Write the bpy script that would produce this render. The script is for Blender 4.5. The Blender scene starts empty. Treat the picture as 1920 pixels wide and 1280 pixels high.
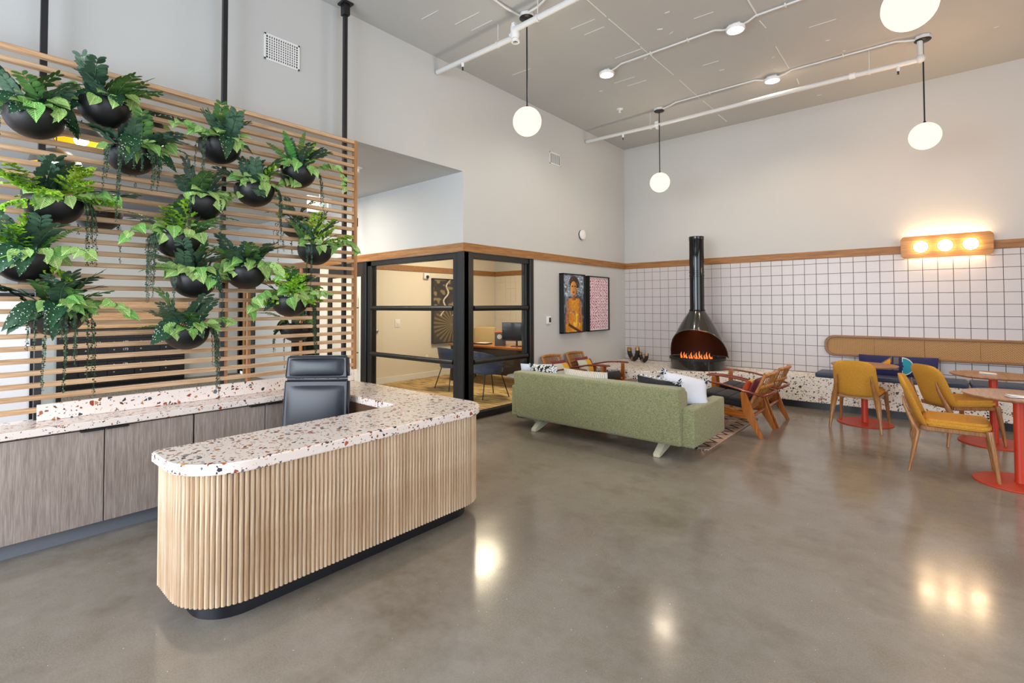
import bpy, bmesh, math, random
from mathutils import Vector, Matrix, Euler
R = math.radians
PI = math.pi
rnd = random.Random(7)
S = bpy.context.scene
COL = S.collection

# ------------------------------------------------------------------ camera, world, daylight, exposure
def col(h, a=1.0):
    h = h.lstrip('#')
    v = [int(h[i:i + 2], 16) / 255 for i in (0, 2, 4)]
    return tuple(x / 12.92 if x <= .04045 else ((x + .055) / 1.055) ** 2.4 for x in v) + (a,)

cam_d = bpy.data.cameras.new('camera')
cam = bpy.data.objects.new('camera', cam_d)
COL.objects.link(cam)
S.camera = cam
cam_d.sensor_width = 36
cam_d.lens = 921.67 / 1920 * 36
cam_d.shift_y = (551.23 - 640) / 1920
cam_d.clip_start = .05
YAW, PITCH, ROLL = R(40.712), R(1.3236), R(-0.169)
cy, sy = math.cos(YAW), math.sin(YAW)
cp, sp = math.cos(PITCH), math.sin(PITCH)
f0 = Vector((-sy, cy, 0)); r0 = Vector((cy, sy, 0)); u0 = Vector((0, 0, 1))
f2 = f0 * cp + u0 * sp; u2 = u0 * cp - f0 * sp
r3 = r0 * math.cos(ROLL) + u2 * math.sin(ROLL); u3 = u2 * math.cos(ROLL) - r0 * math.sin(ROLL)
mw = Matrix(((r3.x, u3.x, -f2.x, 0), (r3.y, u3.y, -f2.y, 0), (r3.z, u3.z, -f2.z, 1.5), (0, 0, 0, 1)))
cam.matrix_world = mw

S.view_settings.view_transform = 'Standard'
S.view_settings.look = 'None'
S.view_settings.gamma = 1
S.view_settings.use_curve_mapping = False
S.view_settings.exposure = 0.46
S.cycles.use_denoising = True
S.cycles.max_bounces = 8
S.cycles.diffuse_bounces = 4
S.cycles.glossy_bounces = 4
S.cycles.transmission_bounces = 6
S.cycles.transparent_max_bounces = 12
S.cycles.sample_clamp_indirect = 6
S.cycles.caustics_reflective = False
S.cycles.caustics_refractive = False

W = bpy.data.worlds.new('daylight_sky'); S.world = W; W.use_nodes = True
W.node_tree.nodes['Background'].inputs[0].default_value = (.72, .84, 1, 1)
W.node_tree.nodes['Background'].inputs[1].default_value = 1.6

def area(name, loc, rot, sx, sy_, power, color, spread=180):
    l = bpy.data.lights.new(name, 'AREA'); l.shape = 'RECTANGLE'; l.size = sx; l.size_y = sy_
    l.energy = power; l.color = color; l.spread = R(spread)
    o = bpy.data.objects.new(name, l); COL.objects.link(o); o.location = loc; o.rotation_euler = rot
    return o
# daylight through the street windows behind the camera and on the right, and through the lobby door
area('daylight_rear', (-3.0, -3.35, 1.9), (R(90), 0, 0), 5.4, 2.8, 300, (.84, .91, 1))
area('daylight_right', (4.35, 1.0, 1.9), (R(90), 0, R(90)), 7.0, 2.8, 100, (.92, .95, 1))
area('daylight_lobby', (-8.4, -3.3, 1.6), (R(90), 0, 0), 5.0, 2.4, 75, (.80, .89, 1))

# ------------------------------------------------------------------ node helpers
class NT:
    def __init__(s, name):
        s.m = bpy.data.materials.new(name); s.m.use_nodes = True
        s.t = s.m.node_tree; s.b = s.t.nodes['Principled BSDF']
    def n(s, typ, ins=None, **kw):
        nd = s.t.nodes.new('ShaderNode' + typ)
        for k, v in kw.items(): setattr(nd, k, v)
        for k, v in (ins or {}).items():
            if isinstance(v, bpy.types.NodeSocket): s.t.links.new(v, nd.inputs[k])
            else: nd.inputs[k].default_value = v
        return nd
    def math(s, op, a, b=0.0, c=0.0):
        return s.n('Math', {0: a, 1: b, 2: c}, operation=op).outputs[0]
    def vmath(s, op, a, b=(0, 0, 0)):
        return s.n('VectorMath', {0: a, 1: b}, operation=op).outputs[0]
    def mix(s, f, a, b, typ='MIX'):
        nd = s.n('Mix', data_type='RGBA', blend_type=typ)
        for i, v in ((0, f), (6, a), (7, b)):
            if isinstance(v, bpy.types.NodeSocket): s.t.links.new(v, nd.inputs[i])
            else: nd.inputs[i].default_value = v
        return nd.outputs[2]
    def ramp(s, f, stops, interp='LINEAR'):
        nd = s.n('ValToRGB', {0: f}); cr = nd.color_ramp; cr.interpolation = interp
        while len(cr.elements) < len(stops): cr.elements.new(.5)
        for e, (p, c) in zip(cr.elements, stops): e.position = p; e.color = c if len(c) == 4 else tuple(c) + (1,)
        return nd.outputs[0]
    def set(s, **kw):
        for k, v in kw.items():
            k = {'color': 'Base Color', 'rough': 'Roughness', 'metal': 'Metallic', 'normal': 'Normal', 'coat': 'Coat Weight',
                 'coat_rough': 'Coat Roughness', 'spec': 'Specular IOR Level', 'emit': 'Emission Color', 'estr': 'Emission Strength',
                 'trans': 'Transmission Weight', 'sheen': 'Sheen Weight', 'alpha': 'Alpha', 'ior': 'IOR', 'sss': 'Subsurface Weight'}.get(k, k)
            if isinstance(v, bpy.types.NodeSocket): s.t.links.new(v, s.b.inputs[k])
            else: s.b.inputs[k].default_value = v
        return s
    def bump(s, h, strength=.3, dist=.01):
        s.set(normal=s.n('Bump', {'Height': h, 'Strength': strength, 'Distance': dist}).outputs[0]); return s
    def obj(s, scale=(1, 1, 1), rot=(0, 0, 0)):
        return s.n('Mapping', {'Vector': s.n('TexCoord').outputs['Object'], 'Scale': scale, 'Rotation': rot}).outputs[0]
    def uv(s): return s.n('TexCoord').outputs['UV']
    def noise(s, v, scale, detail=3, rough=.5, out=0):
        return s.n('TexNoise', {'Vector': v, 'Scale': scale, 'Detail': detail, 'Roughness': rough}).outputs[out]

def plain(name, c, rough=.5, metal=0, var=.06, nscale=30, bump=0, **kw):
    t = NT(name); c = col(c) if isinstance(c, str) else c
    if var:
        n = t.noise(t.obj(), nscale)
        lo = tuple(x * (1 - var) for x in c[:3]) + (1,); hi = tuple(min(1, x * (1 + var)) for x in c[:3]) + (1,)
        t.set(color=t.mix(n, lo, hi))
        if bump: t.bump(n, bump, .004)
    else: t.set(color=c)
    t.set(rough=rough, metal=metal, **kw)
    return t.m

def wood(name, c1, c2, axis=0, rough=.45, scale=1.0, streak=38, fine=120, coat=0, per_obj=.0):
    t = NT(name)
    sc = [streak * scale] * 3; sc[axis] = 1.6 * scale
    v = t.obj(tuple(sc))
    if per_obj:
        oi = t.n('ObjectInfo').outputs['Random']
        v = t.vmath('ADD', v, t.n('CombineXYZ', {0: t.math('MULTIPLY', oi, 37.), 1: t.math('MULTIPLY', oi, 11.), 2: t.math('MULTIPLY', oi, 23.)}).outputs[0])
    n1 = t.noise(v, 1.0, 4, .6)
    sc2 = [fine * scale] * 3; sc2[axis] = 5 * scale
    n2 = t.noise(t.obj(tuple(sc2)), 1.0, 2, .6)
    f = t.ramp(n1, [(.3, (0, 0, 0)), (.7, (1, 1, 1))])
    c = t.mix(f, col(c1), col(c2))
    c = t.mix(t.math('MULTIPLY', t.ramp(n2, [(.42, (1, 1, 1)), (.58, (0, 0, 0))]), .35), c, col(c2), 'MULTIPLY')
    if per_obj:
        hs = t.n('HueSaturation', {'Color': c, 'Value': t.math('ADD', t.math('MULTIPLY', t.n('ObjectInfo').outputs['Random'], per_obj), 1 - per_obj / 2)})
        c = hs.outputs[0]
    t.set(color=c, rough=rough, coat=coat)
    t.bump(n1, .08, .002)
    return t.m

def terrazzo(name, base, chips, s1, d1, s2, d2, rough=.3, mott=.06):
    t = NT(name)
    v = t.obj()
    b = col(base)
    n = t.noise(v, 9, 4)
    c = t.mix(n, tuple(x * (1 - mott) for x in b[:3]) + (1,), tuple(min(1, x * (1 + mott)) for x in b[:3]) + (1,))
    k = len(chips)
    for s, d in ((s2, d2), (s1, d1)):
        vv = t.vmath('ADD', v, (s * .37, s * .11, s * .23))
        vc = t.n('TexVoronoi', {'Vector': vv, 'Scale': s, 'Randomness': 1.0}).outputs['Color']
        de = t.n('TexVoronoi', {'Vector': vv, 'Scale': s, 'Randomness': 1.0}, feature='DISTANCE_TO_EDGE').outputs['Distance']
        sep = t.n('SeparateColor', {0: vc})
        sel = t.math('LESS_THAN', sep.outputs[0], d)
        th = t.math('ADD', t.math('MULTIPLY', sep.outputs[2], .26), .06)
        m = t.math('MULTIPLY', sel, t.math('GREATER_THAN', de, th))
        cc = t.ramp(sep.outputs[1], [(i / k, col(h)) for i, h in enumerate(chips)], 'CONSTANT')
        c = t.mix(m, c, cc)
    t.set(color=c, rough=rough, spec=.5)
    return t.m

def glow(name, c, strength, base='#ffffff'):
    t = NT(name); t.set(color=col(base), emit=c if not isinstance(c, str) else col(c), estr=strength, rough=.4)
    return t.m

def vcol(name, rough=.6):
    t = NT(name); a = t.n('Attribute', attribute_name='Col').outputs[0]; t.set(color=a, rough=rough); return t.m

# ------------------------------------------------------------------ mesh helpers
def finish(bm, name, m, parent=None, smooth=True, ang=38, loc=None, rot=None, label=None):
    bmesh.ops.recalc_face_normals(bm, faces=bm.faces)
    me = bpy.data.meshes.new(name); bm.to_mesh(me); bm.free()
    if smooth:
        me.polygons.foreach_set('use_smooth', [True] * len(me.polygons)); me.set_sharp_from_angle(angle=R(ang))
    me.materials.append(m)
    o = bpy.data.objects.new(name, me); COL.objects.link(o)
    if parent: o.parent = parent
    if loc is not None: o.location = loc
    if rot is not None: o.rotation_euler = rot
    if label: o['label'] = label
    return o
def inst(src, name, parent, loc=(0, 0, 0), rot=(0, 0, 0), scale=(1, 1, 1), M=None):
    o = bpy.data.objects.new(name, src.data if hasattr(src, 'data') else src); COL.objects.link(o); o.parent = parent
    if M is not None: o.matrix_local = M
    else:
        o.location = loc; o.rotation_euler = rot; o.scale = scale if not isinstance(scale, (int, float)) else (scale,) * 3
    return o
def tag(o, label, cat, group=None):
    o['label'] = label; o['category'] = cat
    if group: o['group'] = group
    return o
def thing(name, label, cat, loc=(0, 0, 0), rz=0, group=None, rot=None):
    o = bpy.data.objects.new(name, None); COL.objects.link(o); o.empty_display_size = .1
    o.location = loc; o.rotation_euler = rot or (0, 0, rz)
    return tag(o, label, cat, group)
def struct(o, label=None):
    o['kind'] = 'structure'
    if label: o['label'] = label
    return o
def copy_tree(o, parent=None):
    c = o.copy(); COL.objects.link(c); c.parent = parent
    for ch in list(o.children): copy_tree(ch, c)
    return c
def B(): return bmesh.new()
def xf(bm, vs, M):
    if M is not None: bmesh.ops.transform(bm, matrix=M, verts=vs)
def bx(bm, a, b, bev=0, seg=2, M=None):
    t = bmesh.new()
    x0, y0, z0 = a; x1, y1, z1 = b
    bmesh.ops.create_cube(t, size=1, matrix=Matrix.Translation(((x0 + x1) / 2, (y0 + y1) / 2, (z0 + z1) / 2)) @ Matrix.Diagonal((abs(x1 - x0), abs(y1 - y0), abs(z1 - z0), 1)))
    if bev: bmesh.ops.bevel(t, geom=t.edges[:], offset=bev, segments=seg, affect='EDGES', profile=.5, clamp_overlap=True)
    if M is not None: bmesh.ops.transform(t, matrix=M, verts=t.verts)
    add(bm, t)
def add(bm, t):
    me = bpy.data.meshes.new('tmp'); t.to_mesh(me); t.free(); bm.from_mesh(me); bpy.data.meshes.remove(me)
def tube(bm, pts, r, n=8, closed=False, cap=True, flat=None):
    pts = [Vector(p) for p in pts]; N = len(pts)
    rs = r if isinstance(r, (list, tuple)) else [r] * N
    rings = []
    T = (pts[1] - pts[0]).normalized()
    up = Vector((0, 0, 1)) if abs(T.z) < .9 else Vector((1, 0, 0))
    nrm = (up - T * up.dot(T)).normalized()
    for i, p in enumerate(pts):
        if closed: T = (pts[(i + 1) % N] - pts[i - 1]).normalized()
        elif i == 0: T = (pts[1] - p).normalized()
        elif i == N - 1: T = (p - pts[i - 1]).normalized()
        else: T = (pts[i + 1] - pts[i - 1]).normalized()
        nrm = (nrm - T * nrm.dot(T)).normalized(); bn = T.cross(nrm)
        fx, fy = flat or (1, 1)
        rings.append([bm.verts.new(p + (nrm * math.cos(2 * PI * k / n) * fx + bn * math.sin(2 * PI * k / n) * fy) * rs[i]) for k in range(n)])
    for i in range(N if closed else N - 1):
        a, b = rings[i], rings[(i + 1) % N]
        for k in range(n): bm.faces.new((a[k], a[(k + 1) % n], b[(k + 1) % n], b[k]))
    if cap and not closed:
        bm.faces.new(rings[0]); bm.faces.new(rings[-1][::-1])
def lathe(bm, prof, n=24, c=(0, 0, 0), a0=0, a1=2 * PI, M=None):
    full = abs(a1 - a0 - 2 * PI) < 1e-6; m = n if full else n + 1; rings = []
    new = []
    for r, z in prof:
        if r < 1e-6: v = bm.verts.new((c[0], c[1], c[2] + z)); new.append(v); rings.append([v] * m)
        else:
            ring = [bm.verts.new((c[0] + r * math.cos(a0 + (a1 - a0) * k / n), c[1] + r * math.sin(a0 + (a1 - a0) * k / n), c[2] + z)) for k in range(m)]
            new += ring; rings.append(ring)
    for a, b in zip(rings, rings[1:]):
        for k in range(n):
            k2 = (k + 1) % m
            vs = []
            for v in (a[k], a[k2], b[k2], b[k]):
                if v not in vs: vs.append(v)
            if len(vs) > 2:
                try: bm.faces.new(vs)
                except ValueError: pass
    if M is not None: bmesh.ops.transform(bm, matrix=M, verts=new)
def prism(bm, poly, z0, z1, bev=0, M=None, seg=2):
    t = bmesh.new()
    lo = [t.verts.new((x, y, z0)) for x, y in poly]; hi = [t.verts.new((x, y, z1)) for x, y in poly]
    n = len(poly)
    t.faces.new(lo[::-1]); t.faces.new(hi)
    for i in range(n): t.faces.new((lo[i], lo[(i + 1) % n], hi[(i + 1) % n], hi[i]))
    bmesh.ops.recalc_face_normals(t, faces=t.faces)
    if bev:
        es = [e for e in t.edges if abs(e.verts[0].co.z - e.verts[1].co.z) < 1e-6]
        bmesh.ops.bevel(t, geom=es, offset=bev, segments=seg, affect='EDGES', clamp_overlap=True)
    if M is not None: bmesh.ops.transform(t, matrix=M, verts=t.verts)
    add(bm, t)
XZ = Matrix(((1, 0, 0, 0), (0, 0, 1, 0), (0, 1, 0, 0), (0, 0, 0, 1)))   # prism drawn in x,z, thickness along y
YZ = Matrix(((0, 0, 1, 0), (1, 0, 0, 0), (0, 1, 0, 0), (0, 0, 0, 1)))   # prism drawn in y,z, thickness along x
def rrect(x0, y0, x1, y1, r, n=6):
    p = []
    for cx, cy_, a in ((x1 - r, y1 - r, 0), (x0 + r, y1 - r, 90), (x0 + r, y0 + r, 180), (x1 - r, y0 + r, 270)):
        for k in range(n + 1):
            t = R(a + 90 * k / n); p.append((cx + r * math.cos(t), cy_ + r * math.sin(t)))
    return p
def pillow(bm, w, h, t, n=12, M=None, corner=.10):
    vs = {}
    new = []
    for s in (1, -1):
        for i in range(n + 1):
            for j in range(n + 1):
                u, v = 2 * i / n - 1, 2 * j / n - 1
                k = (1 - u ** 2) * (1 - v ** 2)
                pin = 1 - corner * (1 - abs(u * v)) * (abs(u) ** 3 + abs(v) ** 3) / 2
                x = u * w / 2 * pin; y = v * h / 2 * pin
                z = s * t / 2 * (max(k, 0) ** .42)
                if i in (0, n) or j in (0, n):
                    if s == -1: vs[(s, i, j)] = vs[(1, i, j)]; continue
                    z = 0
                q = bm.verts.new((x, y, z)); vs[(s, i, j)] = q; new.append(q)
        for i in range(n):
            for j in range(n):
                f = (vs[(s, i, j)], vs[(s, i + 1, j)], vs[(s, i + 1, j + 1)], vs[(s, i, j + 1)])
                bm.faces.new(f if s == 1 else f[::-1])
    if M is not None: bmesh.ops.transform(bm, matrix=M, verts=new)
def simple(name, fn, m, parent=None, **kw):
    bm = B(); fn(bm); return finish(bm, name, m, parent, **kw)
def box_obj(name, a, b, m, parent=None, bev=0, **kw):
    bm = B(); bx(bm, a, b, bev); return finish(bm, name, m, parent, **kw)
def tube_obj(name, pts, r, m, parent=None, n=8, **kw):
    bm = B(); tube(bm, pts, r, n); return finish(bm, name, m, parent, **kw)
def painted_grid(name, w, h, nx, ny, fn, m, parent, M, mat=None):
    """flat print: grid in local x (width) and y (height), colour from fn(u, v)"""
    me = bpy.data.meshes.new(name)
    V = [(w * (i / nx - .5), h * (j / ny - .5), 0) for j in range(ny + 1) for i in range(nx + 1)]
    F = [(j * (nx + 1) + i, j * (nx + 1) + i + 1, (j + 1) * (nx + 1) + i + 1, (j + 1) * (nx + 1) + i) for j in range(ny) for i in range(nx)]
    me.from_pydata(V, [], F)
    ca = me.color_attributes.new('Col', 'FLOAT_COLOR', 'POINT')
    d = []
    for j in range(ny + 1):
        for i in range(nx + 1): d += list(fn(i / nx, j / ny))[:3] + [1]
    ca.data.foreach_set('color', d); me.materials.append(m)
    o = bpy.data.objects.new(name, me); COL.objects.link(o); o.parent = parent; o.matrix_local = M
    return o

# ------------------------------------------------------------------ materials
M_wall = plain('white_wall_paint', '#c4c5c3', .75, var=.015, nscale=3)
M_soffit = plain('soffit_paint', '#c9cac8', .8, var=.015, nscale=3)
M_black = plain('black_metal', '#17171a', .38, var=.1)
M_blackm = plain('black_plastic', '#131315', .5, var=.1)
M_frame = plain('black_window_frame', '#1b1a19', .3, var=.1)
M_white = plain('white_plastic', '#e8e8e6', .4, var=0)
M_pipe = plain('white_painted_pipe', '#d9d9d6', .4, var=.03)
M_oak_trim = wood('oak_trim', '#b5824a', '#8d5f30', 1, .5)
M_oak_trimx = wood('oak_trim_x', '#b5824a', '#8d5f30', 0, .5)
M_slat = wood('slat_wood', '#e3c39e', '#c39b70', 1, .5, per_obj=.14)
M_slatv = wood('slat_wood_upright', '#cf9c66', '#a97746', 2, .5)
M_flute = wood('fluted_oak', '#e6d0b4', '#b89874', 2, .5, per_obj=.22)
M_veneer = wood('cabinet_veneer', '#b8aaa0', '#9a8b82', 2, .42, scale=1.6, per_obj=.05)
M_dark_in = plain('desk_interior', '#5c4028', .55)
M_terr = terrazzo('terrazzo_top', '#f2e5dc', ['#b5603c', '#4a4a52', '#8c4a32', '#35363e', '#c08a4c', '#6c6f78', '#9a4530', '#5a4034'], 38, .24, 80, .24, .22)
M_terrb = terrazzo('terrazzo_bench', '#f3ede1', ['#2c2420', '#4a342a', '#1f1f22', '#8a5236', '#3b3a3c', '#a86a48'], 34, .30, 70, .24, .35)
M_tile = plain('white_glazed_tile', '#cbc5c4', .3, var=.02, nscale=8)
M_grout = plain('dark_grout', '#6a645e', .9)
M_sofa = None
t = NT('green_sofa_fabric'); v = t.obj()
n1 = t.noise(v, 85, 4, .75); n2 = t.noise(v, 9, 3)
c = t.mix(t.ramp(n1, [(.35, (0, 0, 0)), (.65, (1, 1, 1))]), col('#656844'), col('#a2a278'))
c = t.mix(t.math('MULTIPLY', n2, .45), c, col('#7c7c54'))
t.set(color=c, rough=.92, sheen=.25).bump(n1, .4, .003); M_sofa = t.m
def fabric(name, c1, c2, sc=220, rough=.9, bump=.35, sheen=.1):
    t = NT(name); n = t.noise(t.obj(), sc, 2, .7)
    t.set(color=t.mix(t.ramp(n, [(.35, (0, 0, 0)), (.65, (1, 1, 1))]), col(c1), col(c2)), rough=rough, sheen=sheen).bump(n, bump, .002); return t.m
M_mustard = fabric('mustard_fabric', '#b37b1c', '#dfa23c', sheen=0)
M_blue = fabric('blue_chair_fabric', '#333d55', '#465270')
M_blackfab = fabric('black_cushion_fabric', '#141414', '#26262a')
M_bluecush = plain('navy_bench_vinyl', '#34435c', .4, var=.05)
M_walnut = wood('honey_chair_wood', '#b07a44', '#885a2c', 2, .35, coat=.2)
M_leg_pale = wood('pale_chair_wood', '#b9824c', '#966232', 2, .35, coat=.2)
M_teak = wood('orange_teak', '#c0701f', '#8f4a12', 0, .3, coat=.3)
M_teakz = wood('orange_teak_upright', '#c47622', '#934d14', 2, .3, coat=.3)
M_teakred = wood('red_teak_arm', '#963c1c', '#6c2410', 0, .28, coat=.3)
M_rattan = wood('rattan_cane_pole', '#c98a45', '#9d6228', 2, .4, streak=20, coat=.2)
M_reed = wood('reed_spindle', '#be8c50', '#936230', 2, .5)
M_tabletop = wood('table_top_oak', '#b98a62', '#96694a', 1, .35, coat=.2)
M_red = plain('red_table_metal', '#c53a1c', .4, var=.04)
M_leather = plain('black_leather', '#1d2029', .33, var=.1, nscale=80)
M_cream = plain('cream_leg_paint', '#cfc9ae', .45)
M_fire = plain('dark_bronze_enamel', '#2b2925', .16, var=.03, coat=.6)
M_fire_in = plain('soot_black', '#100e0c', .8)
M_copper = plain('warm_hood_lining', '#3a2014', .35, metal=.3)
M_gold = plain('gold_leaf', '#b0864c', .35, metal=.7)
M_bowl = plain('black_bowl', '#121214', .45, var=.05)
M_soil = plain('dark_moss', '#3a3020', .95, var=.4, nscale=60, bump=.6)
M_chrome = plain('brushed_steel', '#a9abad', .3, metal=1, var=.05)
M_cream_wall = plain('office_wall', '#e0d6c6', .75, var=.015, nscale=3)
t = NT('opal_globe_glass')
em_ = t.n('Emission', {'Color': (1, .84, .60, 1), 'Strength': 1.15}).outputs[0]; tr_ = t.n('BsdfTransparent').outputs[0]
t.t.links.new(t.n('MixShader', {0: .25, 1: em_, 2: tr_}).outputs[0], t.t.nodes['Material Output'].inputs[0]); M_opal = t.m
M_disc = glow('ceiling_disc_light', (1, .95, .88, 1), 6)
M_lampdisc = glow('wall_lamp_disc_light', (1, .72, .42, 1), 34)
M_flame = glow('flame', (1, .17, .02, 1), 1.3, '#301005')
M_ember = glow('ember_glow', (1, .16, .02, 1), 1.6, '#301005')
t = NT('clear_glass')
lp = t.math('MULTIPLY', t.n('Fresnel', {'IOR': 1.45}).outputs[0], t.math('SUBTRACT', 1.0, t.n('NewGeometry').outputs['Backfacing']))
tr = t.n('BsdfTransparent', {'Color': (.93, .95, .94, 1)}).outputs[0]; gl = t.n('BsdfGlossy', {'Roughness': .01}).outputs[0]
ms = t.n('MixShader', {0: lp, 1: tr, 2: gl}).outputs[0]
t.t.links.new(ms, t.t.nodes['Material Output'].inputs[0]); M_glass = t.m
# polished concrete
t = NT('polished_concrete'); v = t.obj()
a = t.noise(v, .55, 6, .62); b_ = t.noise(v, 3.5, 6, .7); g = t.noise(v, 120, 2, .8)
c = t.mix(t.ramp(a, [(.3, (0, 0, 0)), (.7, (1, 1, 1))]), col('#716b64'), col('#a19990'))
c = t.mix(t.math('MULTIPLY', t.ramp(b_, [(.35, (0, 0, 0)), (.7, (1, 1, 1))]), .5), c, col('#6d6350'))
c = t.mix(t.math('MULTIPLY', t.ramp(g, [(.4, (0, 0, 0)), (.62, (1, 1, 1))]), .35), c, col('#a19888'))
sp_ = t.n('TexVoronoi', {'Vector': v, 'Scale': 26}); spk = t.math('LESS_THAN', sp_.outputs['Distance'], .055)
spk = t.math('MULTIPLY', spk, t.math('LESS_THAN', t.n('SeparateColor', {0: sp_.outputs['Color']}).outputs[0], .18))
c = t.mix(spk, c, col('#e2ddd0'))
c = t.mix(t.math('MULTIPLY', t.ramp(t.noise(v, 1.1, 5, .7), [(.48, (0, 0, 0)), (.72, (1, 1, 1))]), .7), c, col('#544a38'))
t.set(color=c, rough=t.ramp(b_, [(.3, (.12, .12, .12)), (.8, (.21, .21, .21))]), spec=.7)
t.bump(t.noise(v, 5, 2), .02, .01); M_floor = t.m
t = NT('painted_concrete_ceiling'); v = t.obj()
n1 = t.noise(v, 1.2, 5, .6); n2 = t.noise(v, 34, 3, .7)
c = t.mix(n1, col('#b2b3b1'), col('#bdbebb'))
t.set(color=c, rough=.75).bump(n2, .12, .006); M_ceil = t.m
t = NT('grey_carpet'); v = t.obj((9, 40, 9)); n1 = t.noise(v, 1, 4, .7)
t.set(color=t.ramp(n1, [(.38, col('#33302e')), (.5, col('#8a8379')), (.62, col('#6a645c'))]), rough=.95).bump(n1, .5, .004); M_carpet = t.m
t = NT('golden_rug'); v = t.obj((2, 7, 2)); n1 = t.noise(v, 1.6, 6, .7)
t.set(color=t.ramp(n1, [(.34, col('#574733')), (.48, col('#a98a58')), (.62, col('#c7a970')), (.75, col('#86704c'))]), rough=.95).bump(n1, .4, .004); M_goldrug = t.m

# ------------------------------------------------------------------ room shell
WX, WY, ZC, ZS = -4.6, 8.74, 4.556, 3.238
PY = 4.385            # office glass corner
IX = -8.05            # office inner wall
struct(box_obj('floor', (-12.2, -3.6, -.12), (4.6, 9.0, 0), M_floor, smooth=False), 'polished grey-brown concrete floor')
ceil = struct(box_obj('ceiling', (-4.75, -3.6, ZC), (4.6, 9.0, ZC + .15), M_ceil, smooth=False), 'painted concrete ceiling with form marks')
bm = B()
bx(bm, (WX - .15, 5.84, 0), (WX, 9.0, ZC)); bx(bm, (WX - .15, PY, 2.2), (WX, 5.84, ZC)); bx(bm, (WX - .15, -3.6, ZS), (WX, PY, ZC))
struct(finish(bm, 'wall_left', M_wall, smooth=False), 'tall white wall above the office glass and slat screen')
wr = struct(box_obj('wall_back', (-12.2, WY, 0), (4.6, 9.0, ZC), M_wall, smooth=False), 'white upper wall over white square tiles')
bm = B(); bx(bm, (-12.2, PY, 2.2), (WX - .15, PY + .12, ZS + .1)); bx(bm, (-8.25, PY, 0), (-7.98, PY + .12, 2.2)); bx(bm, (-11.0, PY, 0), (-9.35, PY + .12, 2.2))
struct(finish(bm, 'wall_corridor', M_wall, smooth=False))
bm = B(); bx(bm, (-12.2, -3.6, ZS), (WX - .15, PY, ZS + .12)); bx(bm, (-12.2, PY + .12, ZS), (WX - .15, WY, ZS + .12))
struct(finish(bm, 'ceiling_corridor', M_soffit, smooth=False), 'dropped grey ceiling over the corridor')
bm = B(); bx(bm, (IX - .12, PY + .12, 0), (IX, WY, ZS)); struct(finish(bm, 'wall_office', M_cream_wall, smooth=False))
struct(box_obj('wall_far', (-12.2, -3.6, 0), (-11.95, PY, ZS), M_wall, smooth=False))
bm = B()
for x0, x1, z0, z1 in ((-12.2, 4.6, 0, .35), (-12.2, 4.6, 3.2, ZC), (-12.2, -11, .35, 3.2), (-5.7, -4.5, .35, 3.2), (-2.6, -2.4, .35, 3.2), (-.3, -.1, .35, 3.2), (2.4, 4.6, .35, 3.2)):
    bx(bm, (x0, -3.6, z0), (x1, -3.45, z1))
struct(finish(bm, 'wall_rear', M_wall, smooth=False))
bm = B()
for y0, y1, z0, z1 in ((-3.6, 9.0, 0, .35), (-3.6, 9.0, 3.2, ZC), (-3.6, -1.8, .35, 3.2), (.4, .6, .35, 3.2), (2.7, 2.9, .35, 3.2), (5.1, 9.0, .35, 3.2)):
    bx(bm, (4.45, y0, z0), (4.6, y1, z1))
struct(finish(bm, 'wall_right', M_wall, smooth=False))
# ceiling form marks
bm = B()
def ridge(x0, y0, x1, y1, w=.006):
    d = Vector((x1 - x0, y1 - y0, 0)).normalized(); p = Vector((-d.y, d.x, 0)) * w
    a = [Vector((x0, y0, 0)) - p, Vector((x1, y1, 0)) - p, Vector((x1, y1, 0)) + p, Vector((x0, y0, 0)) + p]
    prism(bm, [(q.x, q.y) for q in a], ZC - .005, ZC + .01)
for x, ys in ((-2.58, [(3.9, 4.55), (4.6, 5.3), (5.35, 6.3), (6.5, 7.3), (7.4, 7.9), (8.1, 8.5)]), (-1.37, [(4.9, 5.6), (5.7, 5.9), (6.4, 7.1), (7.5, 7.7)])):
    for a, b in ys:
        ridge(x + rnd.uniform(-.01, .01), a, x + rnd.uniform(-.01, .01), b, rnd.uniform(.003, .007))
struct(finish(bm, 'trim_1', M_white, smooth=False), 'pale cast ridges along the ceiling form joint')
bm = B()
for x, y, l in ((-3.9, 3.6, .35), (-3.85, 3.8, .3), (-3.0, 4.5, .3), (-2.95, 4.7, .25), (-2.95, 5.4, .35), (-2.9, 5.6, .3), (-3.3, 6.0, .3), (-3.2, 6.2, .28), (-2.2, 6.3, .2), (-4.1, 3.3, .25), (-1.9, 5.2, .2), (-1.0, 6.2, .25), (-4.2, 4.9, .3)):
    ridge(x, y, x + l, y + .02 * rnd.random(), .004)
for k in range(26):
    x = rnd.uniform(-4, 1.2); y = rnd.uniform(4.2, 8.4); ridge(x, y, x + rnd.uniform(.02, .06), y + rnd.uniform(-.03, .03), rnd.uniform(.004, .01))
struct(finish(bm, 'trim_2', M_pipe, smooth=False), 'short raised board marks on the ceiling')
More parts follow.
